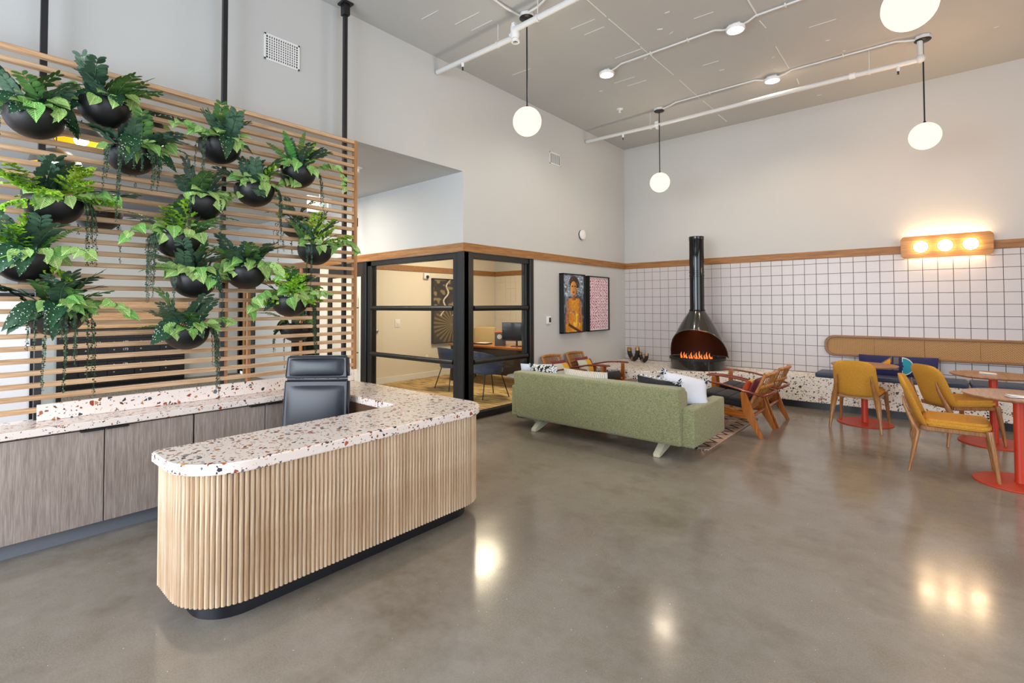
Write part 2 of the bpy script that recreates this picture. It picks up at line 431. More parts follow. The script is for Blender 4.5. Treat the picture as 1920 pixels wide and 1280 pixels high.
# oak bands
bm = B(); bx(bm, (WX, PY - .022, 2.203), (WX + .022, WY, 2.312))
struct(finish(bm, 'trim_3', M_oak_trim, smooth=False), 'oak band along the left wall over the office glass')
bm = B(); bx(bm, (WX + .022, WY - .022, 2.203), (4.45, WY, 2.312))
struct(finish(bm, 'trim_4', M_oak_trimx, smooth=False), 'oak band above the white tiles')
bm = B(); bx(bm, (-12, PY - .022, 2.203), (WX, PY, 2.312)); bx(bm, (IX, WY - .022, 2.203), (WX - .15, WY, 2.312)); bx(bm, (IX, PY + .12, 2.203), (IX + .022, WY - .022, 2.312))
struct(finish(bm, 'trim_5', M_oak_trimx, smooth=False), 'oak band over the corridor glass and inside the office')
struct(box_obj('baseboard_office', (IX, PY + .12, 0), (IX + .014, WY, .12), M_white, smooth=False))
struct(box_obj('baseboard_left', (WX, 5.86, 0), (WX + .014, 7.2, .12), M_white, smooth=False))
# carpets (setting stuff)
struct(box_obj('floor_office', (IX + .02, PY + .14, 0), (WX - .12, WY - .01, .012), M_goldrug, smooth=False), 'golden brown patterned office carpet')
struct(box_obj('floor_mailroom', (-11.94, -3.4, 0), (-7.4, PY - .03, .008), M_carpet, smooth=False), 'grey streaked carpet beyond the slat screen')

# tiles on the back wall: 300 nearest as parts, the rest joined
TP = .1562
struct(box_obj('trim_6', (WX, WY - .004, .46), (4.45, WY + .0, 2.203), M_grout, smooth=False), 'dark grout bed behind the tiles')
bm = B(); bx(bm, (0, -.009, 0), (TP - .006, 0, TP - .006), .0015, 1)
tile0 = finish(bm, 'tile', M_tile, wr, ang=25); tile0.location = (0, WY - .004, .5)
tiles = []
x = WX + .105
while x < 1.15:
    z = 2.203 - TP * .52
    while z > .47:
        zz0 = max(z - TP, .465)
        tiles.append((x, zz0, z - zz0)); z -= TP
    z = 2.203; tiles.append((x, 2.203 - TP * .52, TP * .52))
    x += TP
tiles.append((WX, 0, -1))
tiles = [q for q in tiles if q[2] > .02]
tiles.sort(key=lambda q: -q[0])
first = True
for i, (x, z, h) in enumerate(tiles[:296]):
    if first: o = tile0; first = False
    else: o = inst(tile0, 'tile', wr)
    o.location = (x + .003, WY - .004, z + .003); o.scale = (1, 1, max(.05, (h - .006) / (TP - .006)))
bm = B()
for x, z, h in tiles[296:]: bx(bm, (x + .003, WY - .013, z + .003), (x + TP - .003, WY - .004, z + h - .003))
for zi in range(12):
    z1 = 2.203 - TP * .52 - TP * (zi - 1) if zi else 2.203; z0 = 2.203 - TP * .52 - TP * zi
    if z0 < .46: z0 = .465
    if z1 - z0 > .02: bx(bm, (WX + .002, WY - .013, z0 + .003), (WX + .102, WY - .004, z1 - .003))
x = 1.15 + TP
while x < 4.4:
    bx(bm, (x, WY - .013, .47), (x + TP - .006, WY - .004, 2.2)); x += TP
o = finish(bm, 'tile_field', M_tile, wr, smooth=False); o['kind'] = 'stuff'
bm = B()
for i in range(21):
    for j in range(14):
        bx(bm, (IX + .03 + i * TP, WY - .01, .1 + j * .15), (IX + .03 + (i + 1) * TP - .004, WY, .1 + (j + 1) * .15 - .004))
o = finish(bm, 'office_tile_field', plain('office_tile', '#d8cdbb', .15, var=.02), wr, smooth=False); o['kind'] = 'stuff'

# ------------------------------------------------------------------ office glazing
def glazing(name, label, axis, c0, c1, plane, posts, depth, side, g0, g1):
    """axis 'y': wall A; runs c0..c1 along y at x=plane"""
    r = bpy.data.objects.new(name, None); COL.objects.link(r); struct(r, label)
    def bb(nm, a0, a1, z0, z1, d0, d1, bev=.006, mm=M_frame):
        bm = B()
        if axis == 'y': bx(bm, (plane + d0, a0, z0), (plane + d1, a1, z1), bev, 1)
        else: bx(bm, (a0, plane + d0, z0), (a1, plane + d1, z1), bev, 1)
        return finish(bm, nm, mm, r, ang=20)
    for a0, a1, d0, d1 in posts: bb('post', a0, a1, 0, 2.2, d0, d1)
    bb('head_rail', c0, c1, 2.12, 2.2, *depth)
    bb('bottom_rail', c0, c1, .0, .085, *depth)
    for z in (1.465, .755):
        bm = B(); m = (depth[0] + depth[1]) / 2
        out = depth[1] if side > 0 else depth[0]
        p0 = (plane + out, g0, z) if axis == 'y' else (g0, plane + out, z)
        p1 = (plane + out, g1, z) if axis == 'y' else (g1, plane + out, z)
        tube(bm, [p0, p1], .036, 10, flat=(1, .8)); finish(bm, 'transom', M_frame, r)
    for z0, z1 in ((.085, .72), (.79, 1.43), (1.5, 2.12)):
        mid = (depth[0] + depth[1]) / 2
        bb('pane', g0, g1, z0, z1, mid - .004, mid + .004, 0, M_glass)
    return r
glazing('window_1', 'black framed office glazing on the left wall beside the art', 'y', PY, 5.84, WX,
        [(PY, 4.47, -.15, .015), (4.475, 4.58, -.12, -.005), (5.70, 5.745, -.12, -.03), (5.75, 5.84, -.15, .012)], (-.10, -.01), 1, 4.58, 5.70)
glazing('window_2', 'black framed office glazing facing the slat screen', 'x', -6.9, WX, PY,
        [(-4.70, WX + .015, -.015, .12), (-4.80, -4.705, .0, .11), (-6.80, -6.69, .01, .11), (-6.91, -6.805, -.012, .12)], (.01, .10), -1, -6.69, -4.80)
# corridor door and further glazing
d = bpy.data.objects.new('door_1', None); COL.objects.link(d); struct(d, 'pale corridor door with a long pull handle')
box_obj('door_leaf', (-7.86, PY + .01, .02), (-6.97, PY + .06, 1.97), plain('pale_door', '#d8cfbf', .5, var=.02), d, .004)
box_obj('transom_panel', (-7.98, PY + .005, 1.98), (-6.905, PY + .08, 2.2), plain('dark_transom', '#2a231c', .4), d)
bm = B(); bx(bm, (-7.98, PY - .01, 0), (-7.88, PY + .1, 1.98)); bx(bm, (-6.96, PY - .005, 0), (-6.915, PY + .1, 1.98)); finish(bm, 'door_frame', M_frame, d, smooth=False)
hd = tube_obj('door_handle', [(-7.05, PY - .06, .5), (-7.05, PY - .06, 1.7)], .016, M_chrome, d)
tube_obj('handle_post', [(-7.05, PY - .06, .75), (-7.05, PY + .02, .75)], .008, M_black, hd); tube_obj('handle_post', [(-7.05, PY - .06, 1.47), (-7.05, PY + .02, 1.47)], .008, M_black, hd)
for nm, x0, x1, lb in (('window_3', -9.33, -8.27, 'dark corridor glazing near the corridor door'), ('window_4', -11.94, -11.02, 'dark corridor glazing beside the mailboxes')):
    w = bpy.data.objects.new(nm, None); COL.objects.link(w); struct(w, lb)
    box_obj('dark_pane', (x0, PY + .03, .05), (x1, PY + .05, 2.2), plain('smoked_glass', '#15130f', .12), w, smooth=False)
    for xx in (x0, (x0 + x1) / 2 - .03, x1 - .07): box_obj('mullion', (xx, PY - .01, 0), (xx + .07, PY + .03, 2.2), M_frame, w, .003)
    box_obj('wood_post', (x0 + .36, PY - .03, 0), (x0 + .44, PY - .005, 2.2), M_slatv, w)
box_obj('end_post', (-8.25, PY - .012, 0), (-8.0, PY - .001, 2.2), M_cream_wall, w)

# ------------------------------------------------------------------ reception desk
def path_desk(off):
    """outer plan line of the desk body, offset outward by off"""
    P = [(-3.0, .742 - off)]
    c = (-2.785, 1.012); r = .27 + off
    for k in range(0, 13):
        a = R(-90 + 90 * k / 12); P.append((c[0] + r * math.cos(a), c[1] + r * math.sin(a)))
    c = (-2.765, 2.405); r = .25 + off
    for k in range(0, 13):
        a = R(90 * k / 12); P.append((c[0] + r * math.cos(a), c[1] + r * math.sin(a)))
    P.append((-4.10, 2.655 + off))
    return P
desk = thing('reception_desk', 'curved reception desk of fluted pale oak under a terrazzo top', 'desk', (0, 0, 0))
outer = path_desk(0); inner = path_desk(-.05)
bm = B(); prism(bm, outer + inner[::-1], .10, .716)
finish(bm, 'body', plain('shaded_flute_backing', '#5a4230', .7), desk, smooth=False)  # brown darkened so the grooves between the flutes look deep and shaded
to = path_desk(-.075)[:]; ti = path_desk(-.12)
to[0] = (-2.9, to[0][1]); ti[0] = (-2.9, ti[0][1])
bm = B(); prism(bm, to + ti[::-1], 0, .10); finish(bm, 'toe_kick', plain('toe_kick_black', '#14161d', .35), desk, ang=30)
bm = B(); prism(bm, [(-3.03, .76), (-3.0, .76), (-3.0, 2.2), (-4.08, 2.2), (-4.08, 2.23), (-3.03, 2.23)], .1, .716); finish(bm, 'inner_panel', M_dark_in, desk, smooth=False)
# flutes along the path
pts = path_desk(0.0); seg = []; L = 0
acc = []
for a, b in zip(pts, pts[1:]):
    l = math.dist(a, b); acc.append((L, l, a, b)); L += l
PF = .0235
flbm = B()
prof = [(math.cos(R(-90 + 180 * k / 6)) * .0118, math.sin(R(-90 + 180 * k / 6)) * .0106) for k in range(7)]
prism(flbm, prof, .10, .716)
fl0 = None; s = PF / 2
while s < L:
    for (l0, l, a, b) in acc:
        if l0 <= s <= l0 + l and l > 0:
            t_ = (s - l0) / l; x = a[0] + (b[0] - a[0]) * t_; y = a[1] + (b[1] - a[1]) * t_
            ang = math.atan2(b[1] - a[1], b[0] - a[0]) - PI / 2
            if fl0 is None:
                fl0 = finish(flbm, 'flute', M_flute, desk, ang=50); o = fl0
            else: o = inst(fl0, 'flute', desk)
            o.location = (x, y, 0); o.rotation_euler = (0, 0, ang); break
    s += PF
top = [(-3.005, .705)]
c_ = (-2.79, 1.005)
for k in range(13):
    a = R(-90 + 90 * k / 12); top.append((c_[0] + .30 * math.cos(a), c_[1] + .30 * math.sin(a)))
c_ = (-2.74, 2.43)
for k in range(13):
    a = R(90 * k / 12); top.append((c_[0] + .25 * math.cos(a), c_[1] + .25 * math.sin(a)))
top += [(-4.115, 2.68), (-4.115, 2.205), (-3.06, 2.205), (-3.04, 2.185), (-3.03, .73)]
bm = B(); prism(bm, top, .716, .768, .006); finish(bm, 'counter_top', M_terr, desk, ang=30)

# back counter: worktop, backsplash, cabinet units
wt = thing('back_counter_top', 'long speckled terrazzo worktop under the slat screen', 'countertop', (0, 0, 0))
bm = B(); bx(bm, (-4.50, -2.2, .718), (-4.118, 2.68, .764), .004, 1); finish(bm, 'worktop', M_terr, wt, ang=30)
bm = B(); bx(bm, (-4.388, .412, .765), (-4.366, 2.68, .872), .003, 1); finish(bm, 'backsplash', M_terr, wt, ang=30)
doors = [(-2.2, -1.3), (-1.3, -.77), (-.77, -.26), (-.26, .20), (.205, .712), (.718, 1.224), (1.230, 1.732), (1.738, 2.24)]
def cabinet(y0, ym, y1, label, hleft=True):
    c = thing('base_cabinet', label, 'cabinet', ((-4.3), (y0 + y1) / 2, 0), 0, 'cabinets under the back counter')
    ox, oy = 4.3, -(y0 + y1) / 2
    def q(a, b): return ((a[0] + ox, a[1] + oy, a[2]), (b[0] + ox, b[1] + oy, b[2]))
    bm = B(); bx(bm, *q((-4.50, y0 + .002, .10), (-4.165, y1 - .002, .716))); finish(bm, 'carcass', M_dark_in, c, smooth=False)
    bm = B(); bx(bm, *q((-4.48, y0, 0), (-4.215, y1, .098))); finish(bm, 'toe_kick', plain('grey_toe_kick', '#7b7f88', .4), c, smooth=False)
    for a, b, hs in ((y0, ym, 1), (ym, y1, -1)):
        bm = B(); bx(bm, *q((-4.164, a + .003, .102), (-4.143, b - .003, .706)), .0015, 1); dd = finish(bm, 'cabinet_door', M_veneer, c, ang=20)
        ya, yb = (ym - .125, ym - .006) if hs > 0 else (ym + .006, ym + .125)
        bm = B(); bx(bm, *q((-4.146, ya, .699), (-4.118, yb, .712)), .003, 1); finish(bm, 'pull_handle', M_black, dd, ang=20)
    return c
cabinet(-.82, -.30, .204, 'veneered base cabinet under the counter, cut off at the left edge of the photo')
cabinet(.208, .715, 1.226, 'veneered base cabinet under the terrazzo counter, left of the desk end')
cabinet(1.23, 1.735, 2.24, 'veneered base cabinet beside the black office chair')

# ------------------------------------------------------------------ slat screen
scr = thing('slat_screen', 'tall oak slat screen holding the hanging planters', 'screen', (-4.42, 1.0, 0))
Y0, Y1 = -2.2, 2.69
sl0 = None
bm = B(); bx(bm, (-.022, Y0 - 1, -.0155), (.022, Y1 - 1, .0155), .002, 1)
z = 3.145
while z > .79:
    if sl0 is None: sl0 = finish(bm, 'slat', M_slat, scr, ang=20); o = sl0
    else: o = inst(sl0, 'slat', scr)
    o.location = (0, rnd.uniform(-.0015, .0), z)
    z -= .0797
box_obj('end_stile', (-.024, Y1 - 1, .87), (.024, Y1 - 1 + .034, 3.165), M_slatv, scr, .002)
for y in (.42, 1.515, 2.62, -.68, -1.78):
    bm = B(); bx(bm, (-.065, y - 1 - .018, .765), (-.026, y - 1 + .018, ZC - .10), .002, 1)
    pr_ = finish(bm, 'steel_post', M_black, scr, ang=20)
    bm = B(); bx(bm, (-.08, y - 1 - .032, ZC - .13), (-.005, y - 1 + .032, ZC - .02), .004, 1); bx(bm, (-.10, y - 1 - .055, ZC - .022), (.02, y - 1 + .055, ZC - .001), .002, 1)
    finish(bm, 'ceiling_bracket', M_black, pr_, ang=20)
for y in (1.50, 1.68):
    box_obj('wood_upright', (-.06, y - 1 + .03, .80), (-.024, y - 1 + .055, 1.95), M_slatv, scr)

# ------------------------------------------------------------------ plants
def leafmat(name, lo, hi, vein=None, vk=16, rough=.45, spots=False, noise_s=14):
    t = NT(name); uv = t.uv(); sx = t.n('SeparateXYZ', {0: uv})
    u = t.math('ABSOLUTE', t.math('SUBTRACT', sx.outputs[0], .5)); v = sx.outputs[1]
    n = t.noise(t.obj(), noise_s, 3, .6)
    c = t.mix(t.ramp(n, [(.35, (0, 0, 0)), (.65, (1, 1, 1))]), col(lo), col(hi))
    if vein:
        w = t.math('FRACT', t.math('MULTIPLY', t.math('SUBTRACT', v, t.math('MULTIPLY', u, .9)), vk / 2))
        w = t.math('LESS_THAN', t.math('ABSOLUTE', t.math('SUBTRACT', w, .5)), .11)
        mid = t.math('LESS_THAN', u, .025)
        c = t.mix(t.math('MULTIPLY', t.math('MAXIMUM', w, mid), .75), c, col(vein))
    if spots:
        s_ = t.n('TexVoronoi', {'Vector': t.n('Mapping', {'Vector': uv, 'Scale': (1, 1.7, 1)}).outputs[0], 'Scale': 9.0, 'Randomness': .75}).outputs['Distance']
        c = t.mix(t.math('LESS_THAN', s_, .26), c, col('#dfe6d8'))
    oi = t.n('ObjectInfo').outputs['Random']
    c = t.n('HueSaturation', {'Color': c, 'Value': t.math('ADD', t.math('MULTIPLY', oi, .35), .85), 'Hue': t.math('ADD', t.math('MULTIPLY', oi, .02), .49)}).outputs[0]
    t.set(color=c, rough=rough, spec=.3); return t.m
L_heart = leafmat('variegated_heart_leaf', '#468f34', '#a9cb6e', '#dcebac', 15)
L_heart2 = leafmat('green_heart_leaf', '#2c7a35', '#7fb955', '#bfdc8a', 18)
L_spot = leafmat('spotted_wing_leaf', '#1c3a28', '#2f5a38', None, spots=True)
L_zz = leafmat('dark_oblong_leaf', '#33503f', '#56735b', None, rough=.5)
L_zz2 = leafmat('green_oblong_leaf', '#3a6233', '#5f8a48', None, rough=.5)
L_fern = leafmat('fern_leaf', '#37702e', '#68a348', None)
L_fern2 = leafmat('dull_fern_leaf', '#4c7038', '#7d9a58', None)
L_maiden = leafmat('maidenhair_leaf', '#6ea428', '#b0d64a', None)
L_pearl = leafmat('button_vine_leaf', '#1c3024', '#466044', None)
M_stem = plain('green_stem', '#5d7a3a', .6, var=.1)
M_stemb = plain('brown_stem', '#6b5a34', .6, var=.1)

def leaf_mesh(name, outline, m, cup=.12, fold=.10, bend=.2, size=1.0, thick=False):
    """outline: half-widths along length [(v, w)], base at origin, grows along +x, lies in xy; UV u across, v along"""
    me = bpy.data.meshes.new(name); V = []; F = []; UV = []
    n = len(outline)
    for i, (v, w) in enumerate(outline):
        x = v; zb = -bend * v * v
        wmax = max(a for _, a in outline) or 1
        for sgn in (-1, -.5, 0, .5, 1):
            V.append((x * size, w * sgn * size, (zb + abs(sgn) * w * fold * 2 - cup * (w * sgn) ** 2 * 3) * size)); UV.append((.5 + .5 * sgn * w / wmax, max(0, min(1, v))))
    for i in range(n - 1):
        for k in range(4):
            a = i * 5 + k; F.append((a, a + 1, a + 6, a + 5))
    me.from_pydata(V, [], F); uvl = me.uv_layers.new(name='UVMap')
    for l in me.loops: uvl.data[l.index].uv = UV[l.vertex_index]
    me.polygons.foreach_set('use_smooth', [True] * len(me.polygons)); me.materials.append(m)
    return me
heart = [(-.16, .20), (-.10, .36), (.02, .47), (.16, .50), (.32, .46), (.5, .36), (.68, .24), (.84, .11), (1.0, .0)]
oval = [(0, .02), (.12, .16), (.3, .26), (.5, .29), (.7, .25), (.88, .13), (1, 0)]
wing = [(-.12, .10), (.0, .24), (.15, .32), (.35, .31), (.55, .25), (.75, .15), (.9, .06), (1, 0)]
mh1 = leaf_mesh('heart_leaf', heart, L_heart, bend=.25); mh2 = leaf_mesh('heart_leaf', heart, L_heart2, bend=.45, fold=.18)
mh3 = leaf_mesh('heart_leaf', heart, L_heart, bend=-.1, fold=.22)
msp = leaf_mesh('spotted_leaf', wing, L_spot, bend=.25); msp2 = leaf_mesh('spotted_leaf', wing, L_spot, bend=.5, fold=.2)

def frond_mesh(name, L, pairs, ll, lw, arch, m, kind, seed):
    """stem from origin up +z arching to +x; leaflets both sides along y"""
    rr = random.Random(seed); bm = B(); uvl = None
    P = []; nn = 14; x = z = 0; a = 0.0
    for i in range(nn + 1):
        P.append(Vector((x, 0, z))); a = arch * (i / nn) ** 1.2; x += L / nn * math.sin(a); z += L / nn * math.cos(a)
    def at(s):
        f = s * nn; i = min(int(f), nn - 1); return P[i].lerp(P[i + 1], f - i), (P[i + 1] - P[i]).normalized()
    tube(bm, P, [.0028 * (1 - .7 * i / nn) + .0006 for i in range(nn + 1)], 4, cap=False)
    for k in range(pairs):
        s = (.22 if kind == 'zz' else .08) + (.97 - (.22 if kind == 'zz' else .08)) * k / (pairs - 1)
        p, T = at(s)
        env = {'zz': .55 + .45 * math.sin(PI * min(1, .15 + s * .8)), 'fern': max(.12, math.sin(PI * (.12 + .86 * s)) ** .7), 'dull': max(.12, math.sin(PI * (.12 + .86 * s)) ** .7)}[kind]
        for sg in (-1, 1):
            l = ll * env * rr.uniform(.88, 1.1); w = lw * (env if kind == 'zz' else .8 + .2 * env)
            sweep = {'zz': .75, 'fern': .25, 'dull': .3}[kind] + rr.uniform(-.12, .12)
            side = Vector((0, sg, 0)); up = T.cross(side).normalized() * sg
            d = (side * math.cos(sweep) + T * math.sin(sweep) + up * rr.uniform(-.05, .3)).normalized()
            q = d.cross(up).normalized()
            if kind == 'zz':
                o = [(0, 0), (.25, .75), (.55, 1), (.85, .7), (1, .1), (.85, -.7), (.55, -1), (.25, -.75)]
                vs = [bm.verts.new(p + d * l * u + q * w * .5 * v_ - up * l * .15 * u * u) for u, v_ in o]
                c = bm.verts.new(p + d * l * .5 - up * (.08 * l))
                for i2 in range(8): bm.faces.new((vs[i2], vs[(i2 + 1) % 8], c))
            else:
                a_ = bm.verts.new(p - q * w * .35); b2 = bm.verts.new(p + q * w * .35)
                c1 = bm.verts.new(p + d * l * .55 + q * w * .5 - up * l * .04); c2 = bm.verts.new(p + d * l * .55 - q * w * .5 - up * l * .04)
                e = bm.verts.new(p + d * l - up * l * .18)
                bm.faces.new((a_, c2, c1, b2)); bm.faces.new((c2, e, c1))
    me = bpy.data.meshes.new(name); bm.to_mesh(me); bm.free(); me.materials.append(m)
    me.polygons.foreach_set('use_smooth', [kind == 'zz'] * len(me.polygons)); return me
def maiden_mesh(name, L, arch, seed):
    rr = random.Random(seed); bm = B()
    def branch(p, d, l, lev):
        pts = [p]; q = p.copy(); dd = d.copy(); n = 8 if lev == 0 else 7
        for i in range(n):
            dd = (dd + Vector((rr.uniform(-.1, .1) + .05 * arch, rr.uniform(-.1, .1), -.03 * arch))).normalized(); q = q + dd * l / n; pts.append(q)
        tube(bm, pts, .0011, 3, cap=False)
        for i in range(1, n + 1):
            for sg in (-1, 1):
                side = Vector((rr.uniform(-.4, .4), sg, rr.uniform(-.2, .4))).normalized()
                if lev == 0 and i > 1: branch(pts[i], (dd * .5 + side * .8).normalized(), l * .46 * (1.15 - i / (n + 2)), 1)
                elif lev == 1:
                    for w_ in range(1):
                        c = pts[i] + side * .006; s = rr.uniform(.006, .011)
                        t1 = (dd + side * .6).normalized(); t2 = t1.cross(Vector((rr.uniform(-1, 1), rr.uniform(-1, 1), 1.2)).normalized()).normalized()
                        vs = [bm.verts.new(c + t1 * s * math.cos(a) * 1.1 + t2 * s * math.sin(a)) for a in (0, 1.1, 2.2, 3.6, 5.0)]
                        bm.faces.new(vs)
    branch(Vector((0, 0, 0)), Vector((.1 + .25 * arch, 0, 1)).normalized(), L, 0)
    me = bpy.data.meshes.new(name); bm.to_mesh(me); bm.free(); me.materials.append(L_maiden); return me
def vine_mesh(name, L, seed, kind):
    """hanging strand from origin, first out along +x then down"""
    rr = random.Random(seed); bm = B(); p = Vector((0, 0, 0)); pts = [p.copy()]; n = int(L / .012)
    d = Vector((.9, 0, .25))
    for i in range(n):
        d = (d + Vector((-.10 * d.x + rr.uniform(-.06, .06), rr.uniform(-.07, .07), -.22))).normalized(); p = p + d * .012; pts.append(p.copy())
    tube(bm, pts, .0012, 3, cap=False)
    for i, q in enumerate(pts[2:]):
        for sg in (-1, 1):
            a = rr.uniform(0, PI) if i % 2 else rr.uniform(PI, 2 * PI)
            s = rr.uniform(.0052, .0085) * (1 - .4 * i / n); c = q + Vector((math.cos(a) * .006 * sg, math.sin(a) * .007 * sg, 0))
            nx = Vector((rr.uniform(.2, 1), rr.uniform(-.6, .6), rr.uniform(-.3, .5))).normalized(); t1 = nx.cross(Vector((0, 0, 1))).normalized(); t2 = nx.cross(t1)
            vs = [bm.verts.new(c + t1 * s * math.cos(b) + t2 * s * 1.15 * math.sin(b)) for b in (0, 1.05, 2.1, 3.14, 4.2, 5.2)]
            bm.faces.new(vs)
    me = bpy.data.meshes.new(name); bm.to_mesh(me); bm.free(); me.materials.append(L_pearl); return me
ZZ = [frond_mesh('oblong_leaf_frond', .25, 8, .068, .034, a, L_zz, 'zz', i) for i, a in enumerate((.3, .8, 1.3))] + [frond_mesh('oblong_leaf_frond', .25, 8, .066, .032, .7, L_zz2, 'zz', 9)]
FN = [frond_mesh('fern_frond', .30, 24, .040, .011, a, L_fern, 'fern', 20 + i) for i, a in enumerate((.7, 1.3, 1.9))] + [frond_mesh('fern_frond', .30, 26, .036, .010, 1.1, L_fern2, 'dull', 30)]
MH = [maiden_mesh('maidenhair_frond', .22, a, 40 + i) for i, a in enumerate((.4, 1.2, 2.0))]
VN = [vine_mesh('button_vine', l, 60 + i, 0) for i, l in enumerate((.22, .32, .42, .55))]

# bowl, soil, hook shared meshes
BR = .150
def bowl_bm(bm):
    prof = [(0, -.142)] + [(BR * math.sin(R(a)), -.142 * math.cos(R(a))) for a in range(10, 91, 10)] + [(BR * .985, .022), (BR * .95, .030), (BR * .93, .022), (BR * .92, .0), (0, -.004)]
    lathe(bm, prof, 32)
tmp = B(); bowl_bm(tmp); bowl0 = finish(tmp, 'bowl', M_bowl); bowl_me = bowl0.data; bpy.data.objects.remove(bowl0)
tmp = B(); lathe(tmp, [(0, .024), (.08, .022), (.12, .014), (.139, .006), (.139, .0)], 20); s0 = finish(tmp, 'moss', M_soil); soil_me = s0.data; bpy.data.objects.remove(s0)
tmp = B(); bx(tmp, (-.20, -.02, -.03), (-.14, .02, .015), .003, 1); s0 = finish(tmp, 'hook', M_black); hook_me = s0.data; bpy.data.objects.remove(s0)
def mesh_obj(me, name, parent, M=None):
    o = bpy.data.objects.new(name, me); COL.objects.link(o); o.parent = parent
    if M is not None: o.matrix_local = M
    return o
def aim(pos, d, up, s):
    """matrix with local x along d (leaf length) and local z near up"""
    d = Vector(d).normalized(); up = Vector(up); y = up.cross(d).normalized(); zz = d.cross(y)
    return Matrix.Translation(pos) @ Matrix((d, y, zz)).transposed().to_4x4() @ Matrix.Scale(s, 4)
def stand(pos, az, tilt, s, roll=0):
    """frond matrix: base up +z leaning by tilt toward azimuth az (0 = +x room side, 90 = +y right)"""
    return Matrix.Translation(pos) @ Matrix.Rotation(R(az), 4, 'Z') @ Matrix.Rotation(R(tilt), 4, 'Y') @ Matrix.Rotation(R(roll), 4, 'Z') @ Matrix.Scale(s, 4)
def planter(y, z, label, seed, zz=4, fern=2, mh=0, heart=8, spot=2, vines=3, trail=None, fx=(), scale=1.0, vside=None, x=-4.23, back=False, hside=0):
    rr = random.Random(seed)
    r = thing('hanging_planter', label, 'plant', (x, y, z), PI if back else 0, 'black bowls of mixed greenery on the slat screen')
    mesh_obj(bowl_me, 'bowl', r, Matrix.Scale(scale, 4)); mesh_obj(soil_me, 'moss', r, Matrix.Scale(scale, 4))
    mesh_obj(hook_me, 'hook', r)
    zz = int(zz * 1.7 + .5); vines = int(vines * 1.7 + .5); mh = int(mh * 1.5); heart = int(heart * 1.7)
    for k in range(zz):
        az = -100 + 200 * (k + .5) / zz + rr.uniform(-20, 20); me = rr.choice(ZZ)
        mesh_obj(me, 'oblong_leaf_frond', r, stand((rr.uniform(-.06, .03), rr.uniform(-.07, .07), .01), az, rr.uniform(8, 50), rr.uniform(1.0, 1.35), rr.uniform(-30, 30)))
    for k in range(fern):
        az = rr.choice((-1, 1)) * rr.uniform(30, 110); me = rr.choice(FN)
        mesh_obj(me, 'fern_frond', r, stand((rr.uniform(-.04, .05), rr.uniform(-.06, .06), .01), az, rr.uniform(5, 45), rr.uniform(.9, 1.2), rr.uniform(-20, 20)))
    for (kind, az, tilt, s) in fx:
        me = {'z': ZZ[1], 'Z': ZZ[3], 'f': FN[0], 'F': FN[1], 'd': FN[3], 'G': FN[2], 'm': MH[1], 'M': MH[0]}[kind]
        nm = {'z': 'oblong_leaf_frond', 'Z': 'oblong_leaf_frond', 'm': 'maidenhair_frond', 'M': 'maidenhair_frond'}.get(kind, 'fern_frond')
        mesh_obj(me, nm, r, stand((.02, .03 * math.sin(R(az)), .01), az, tilt, s * 1.22, rr.uniform(-15, 15)))
    for k in range(mh):
        az = -110 + 220 * (k + .5) / mh + rr.uniform(-20, 20)
        mesh_obj(rr.choice(MH), 'maidenhair_frond', r, stand((rr.uniform(-.02, .08), rr.uniform(-.08, .08), .01), az, rr.uniform(5, 60), rr.uniform(.95, 1.3)))
    for k in range(heart):
        az = R(rr.uniform(-85, 85) + hside * 25); q = rr.uniform(.10, .17) * scale
        p = Vector((math.cos(az) * q, math.sin(az) * q, rr.uniform(.015, .10)))
        d = Vector((math.cos(az) * .7, math.sin(az) * .8 + rr.uniform(-.3, .3), rr.uniform(-1.0, .1)))
        mesh_obj(rr.choice((mh1, mh2, mh3)), 'heart_leaf', r, aim(p, d, (1, rr.uniform(-.3, .3), .9), rr.uniform(.055, .092)))
    for k in range(3 if not back else 0):
        az = R(rr.uniform(-60, 60)); p = Vector((math.cos(az) * .155 * scale, math.sin(az) * .155 * scale, rr.uniform(.0, .05)))
        mesh_obj(rr.choice((mh1, mh3, mh1, mh2)), 'heart_leaf', r, aim(p, (.30, rr.uniform(-.5, .5), -1), (1, rr.uniform(-.3, .3), .25), rr.uniform(.065, .10)))
    for k in range(spot):
        az = R(rr.uniform(-80, 80)); q = rr.uniform(.07, .13)
        p = Vector((math.cos(az) * q, math.sin(az) * q, rr.uniform(.04, .09)))
        d = Vector((math.cos(az) * .6, math.sin(az) * 1.1, rr.uniform(-.9, -.1)))
        mesh_obj(rr.choice((msp, msp2)), 'spotted_leaf', r, aim(p, d, (1, 0, .8), rr.uniform(.15, .20)))
    for k in range(vines):
        az = rr.uniform(-60, 60) if vside is None else vside + rr.uniform(-25, 25)
        p = Vector((math.cos(R(az)) * .13, math.sin(R(az)) * .13, .02))
        mesh_obj(rr.choice(VN), 'button_vine', r, Matrix.Translation(p) @ Matrix.Rotation(R(az), 4, 'Z') @ Matrix.Scale(rr.uniform(.8, 1.1), 4))
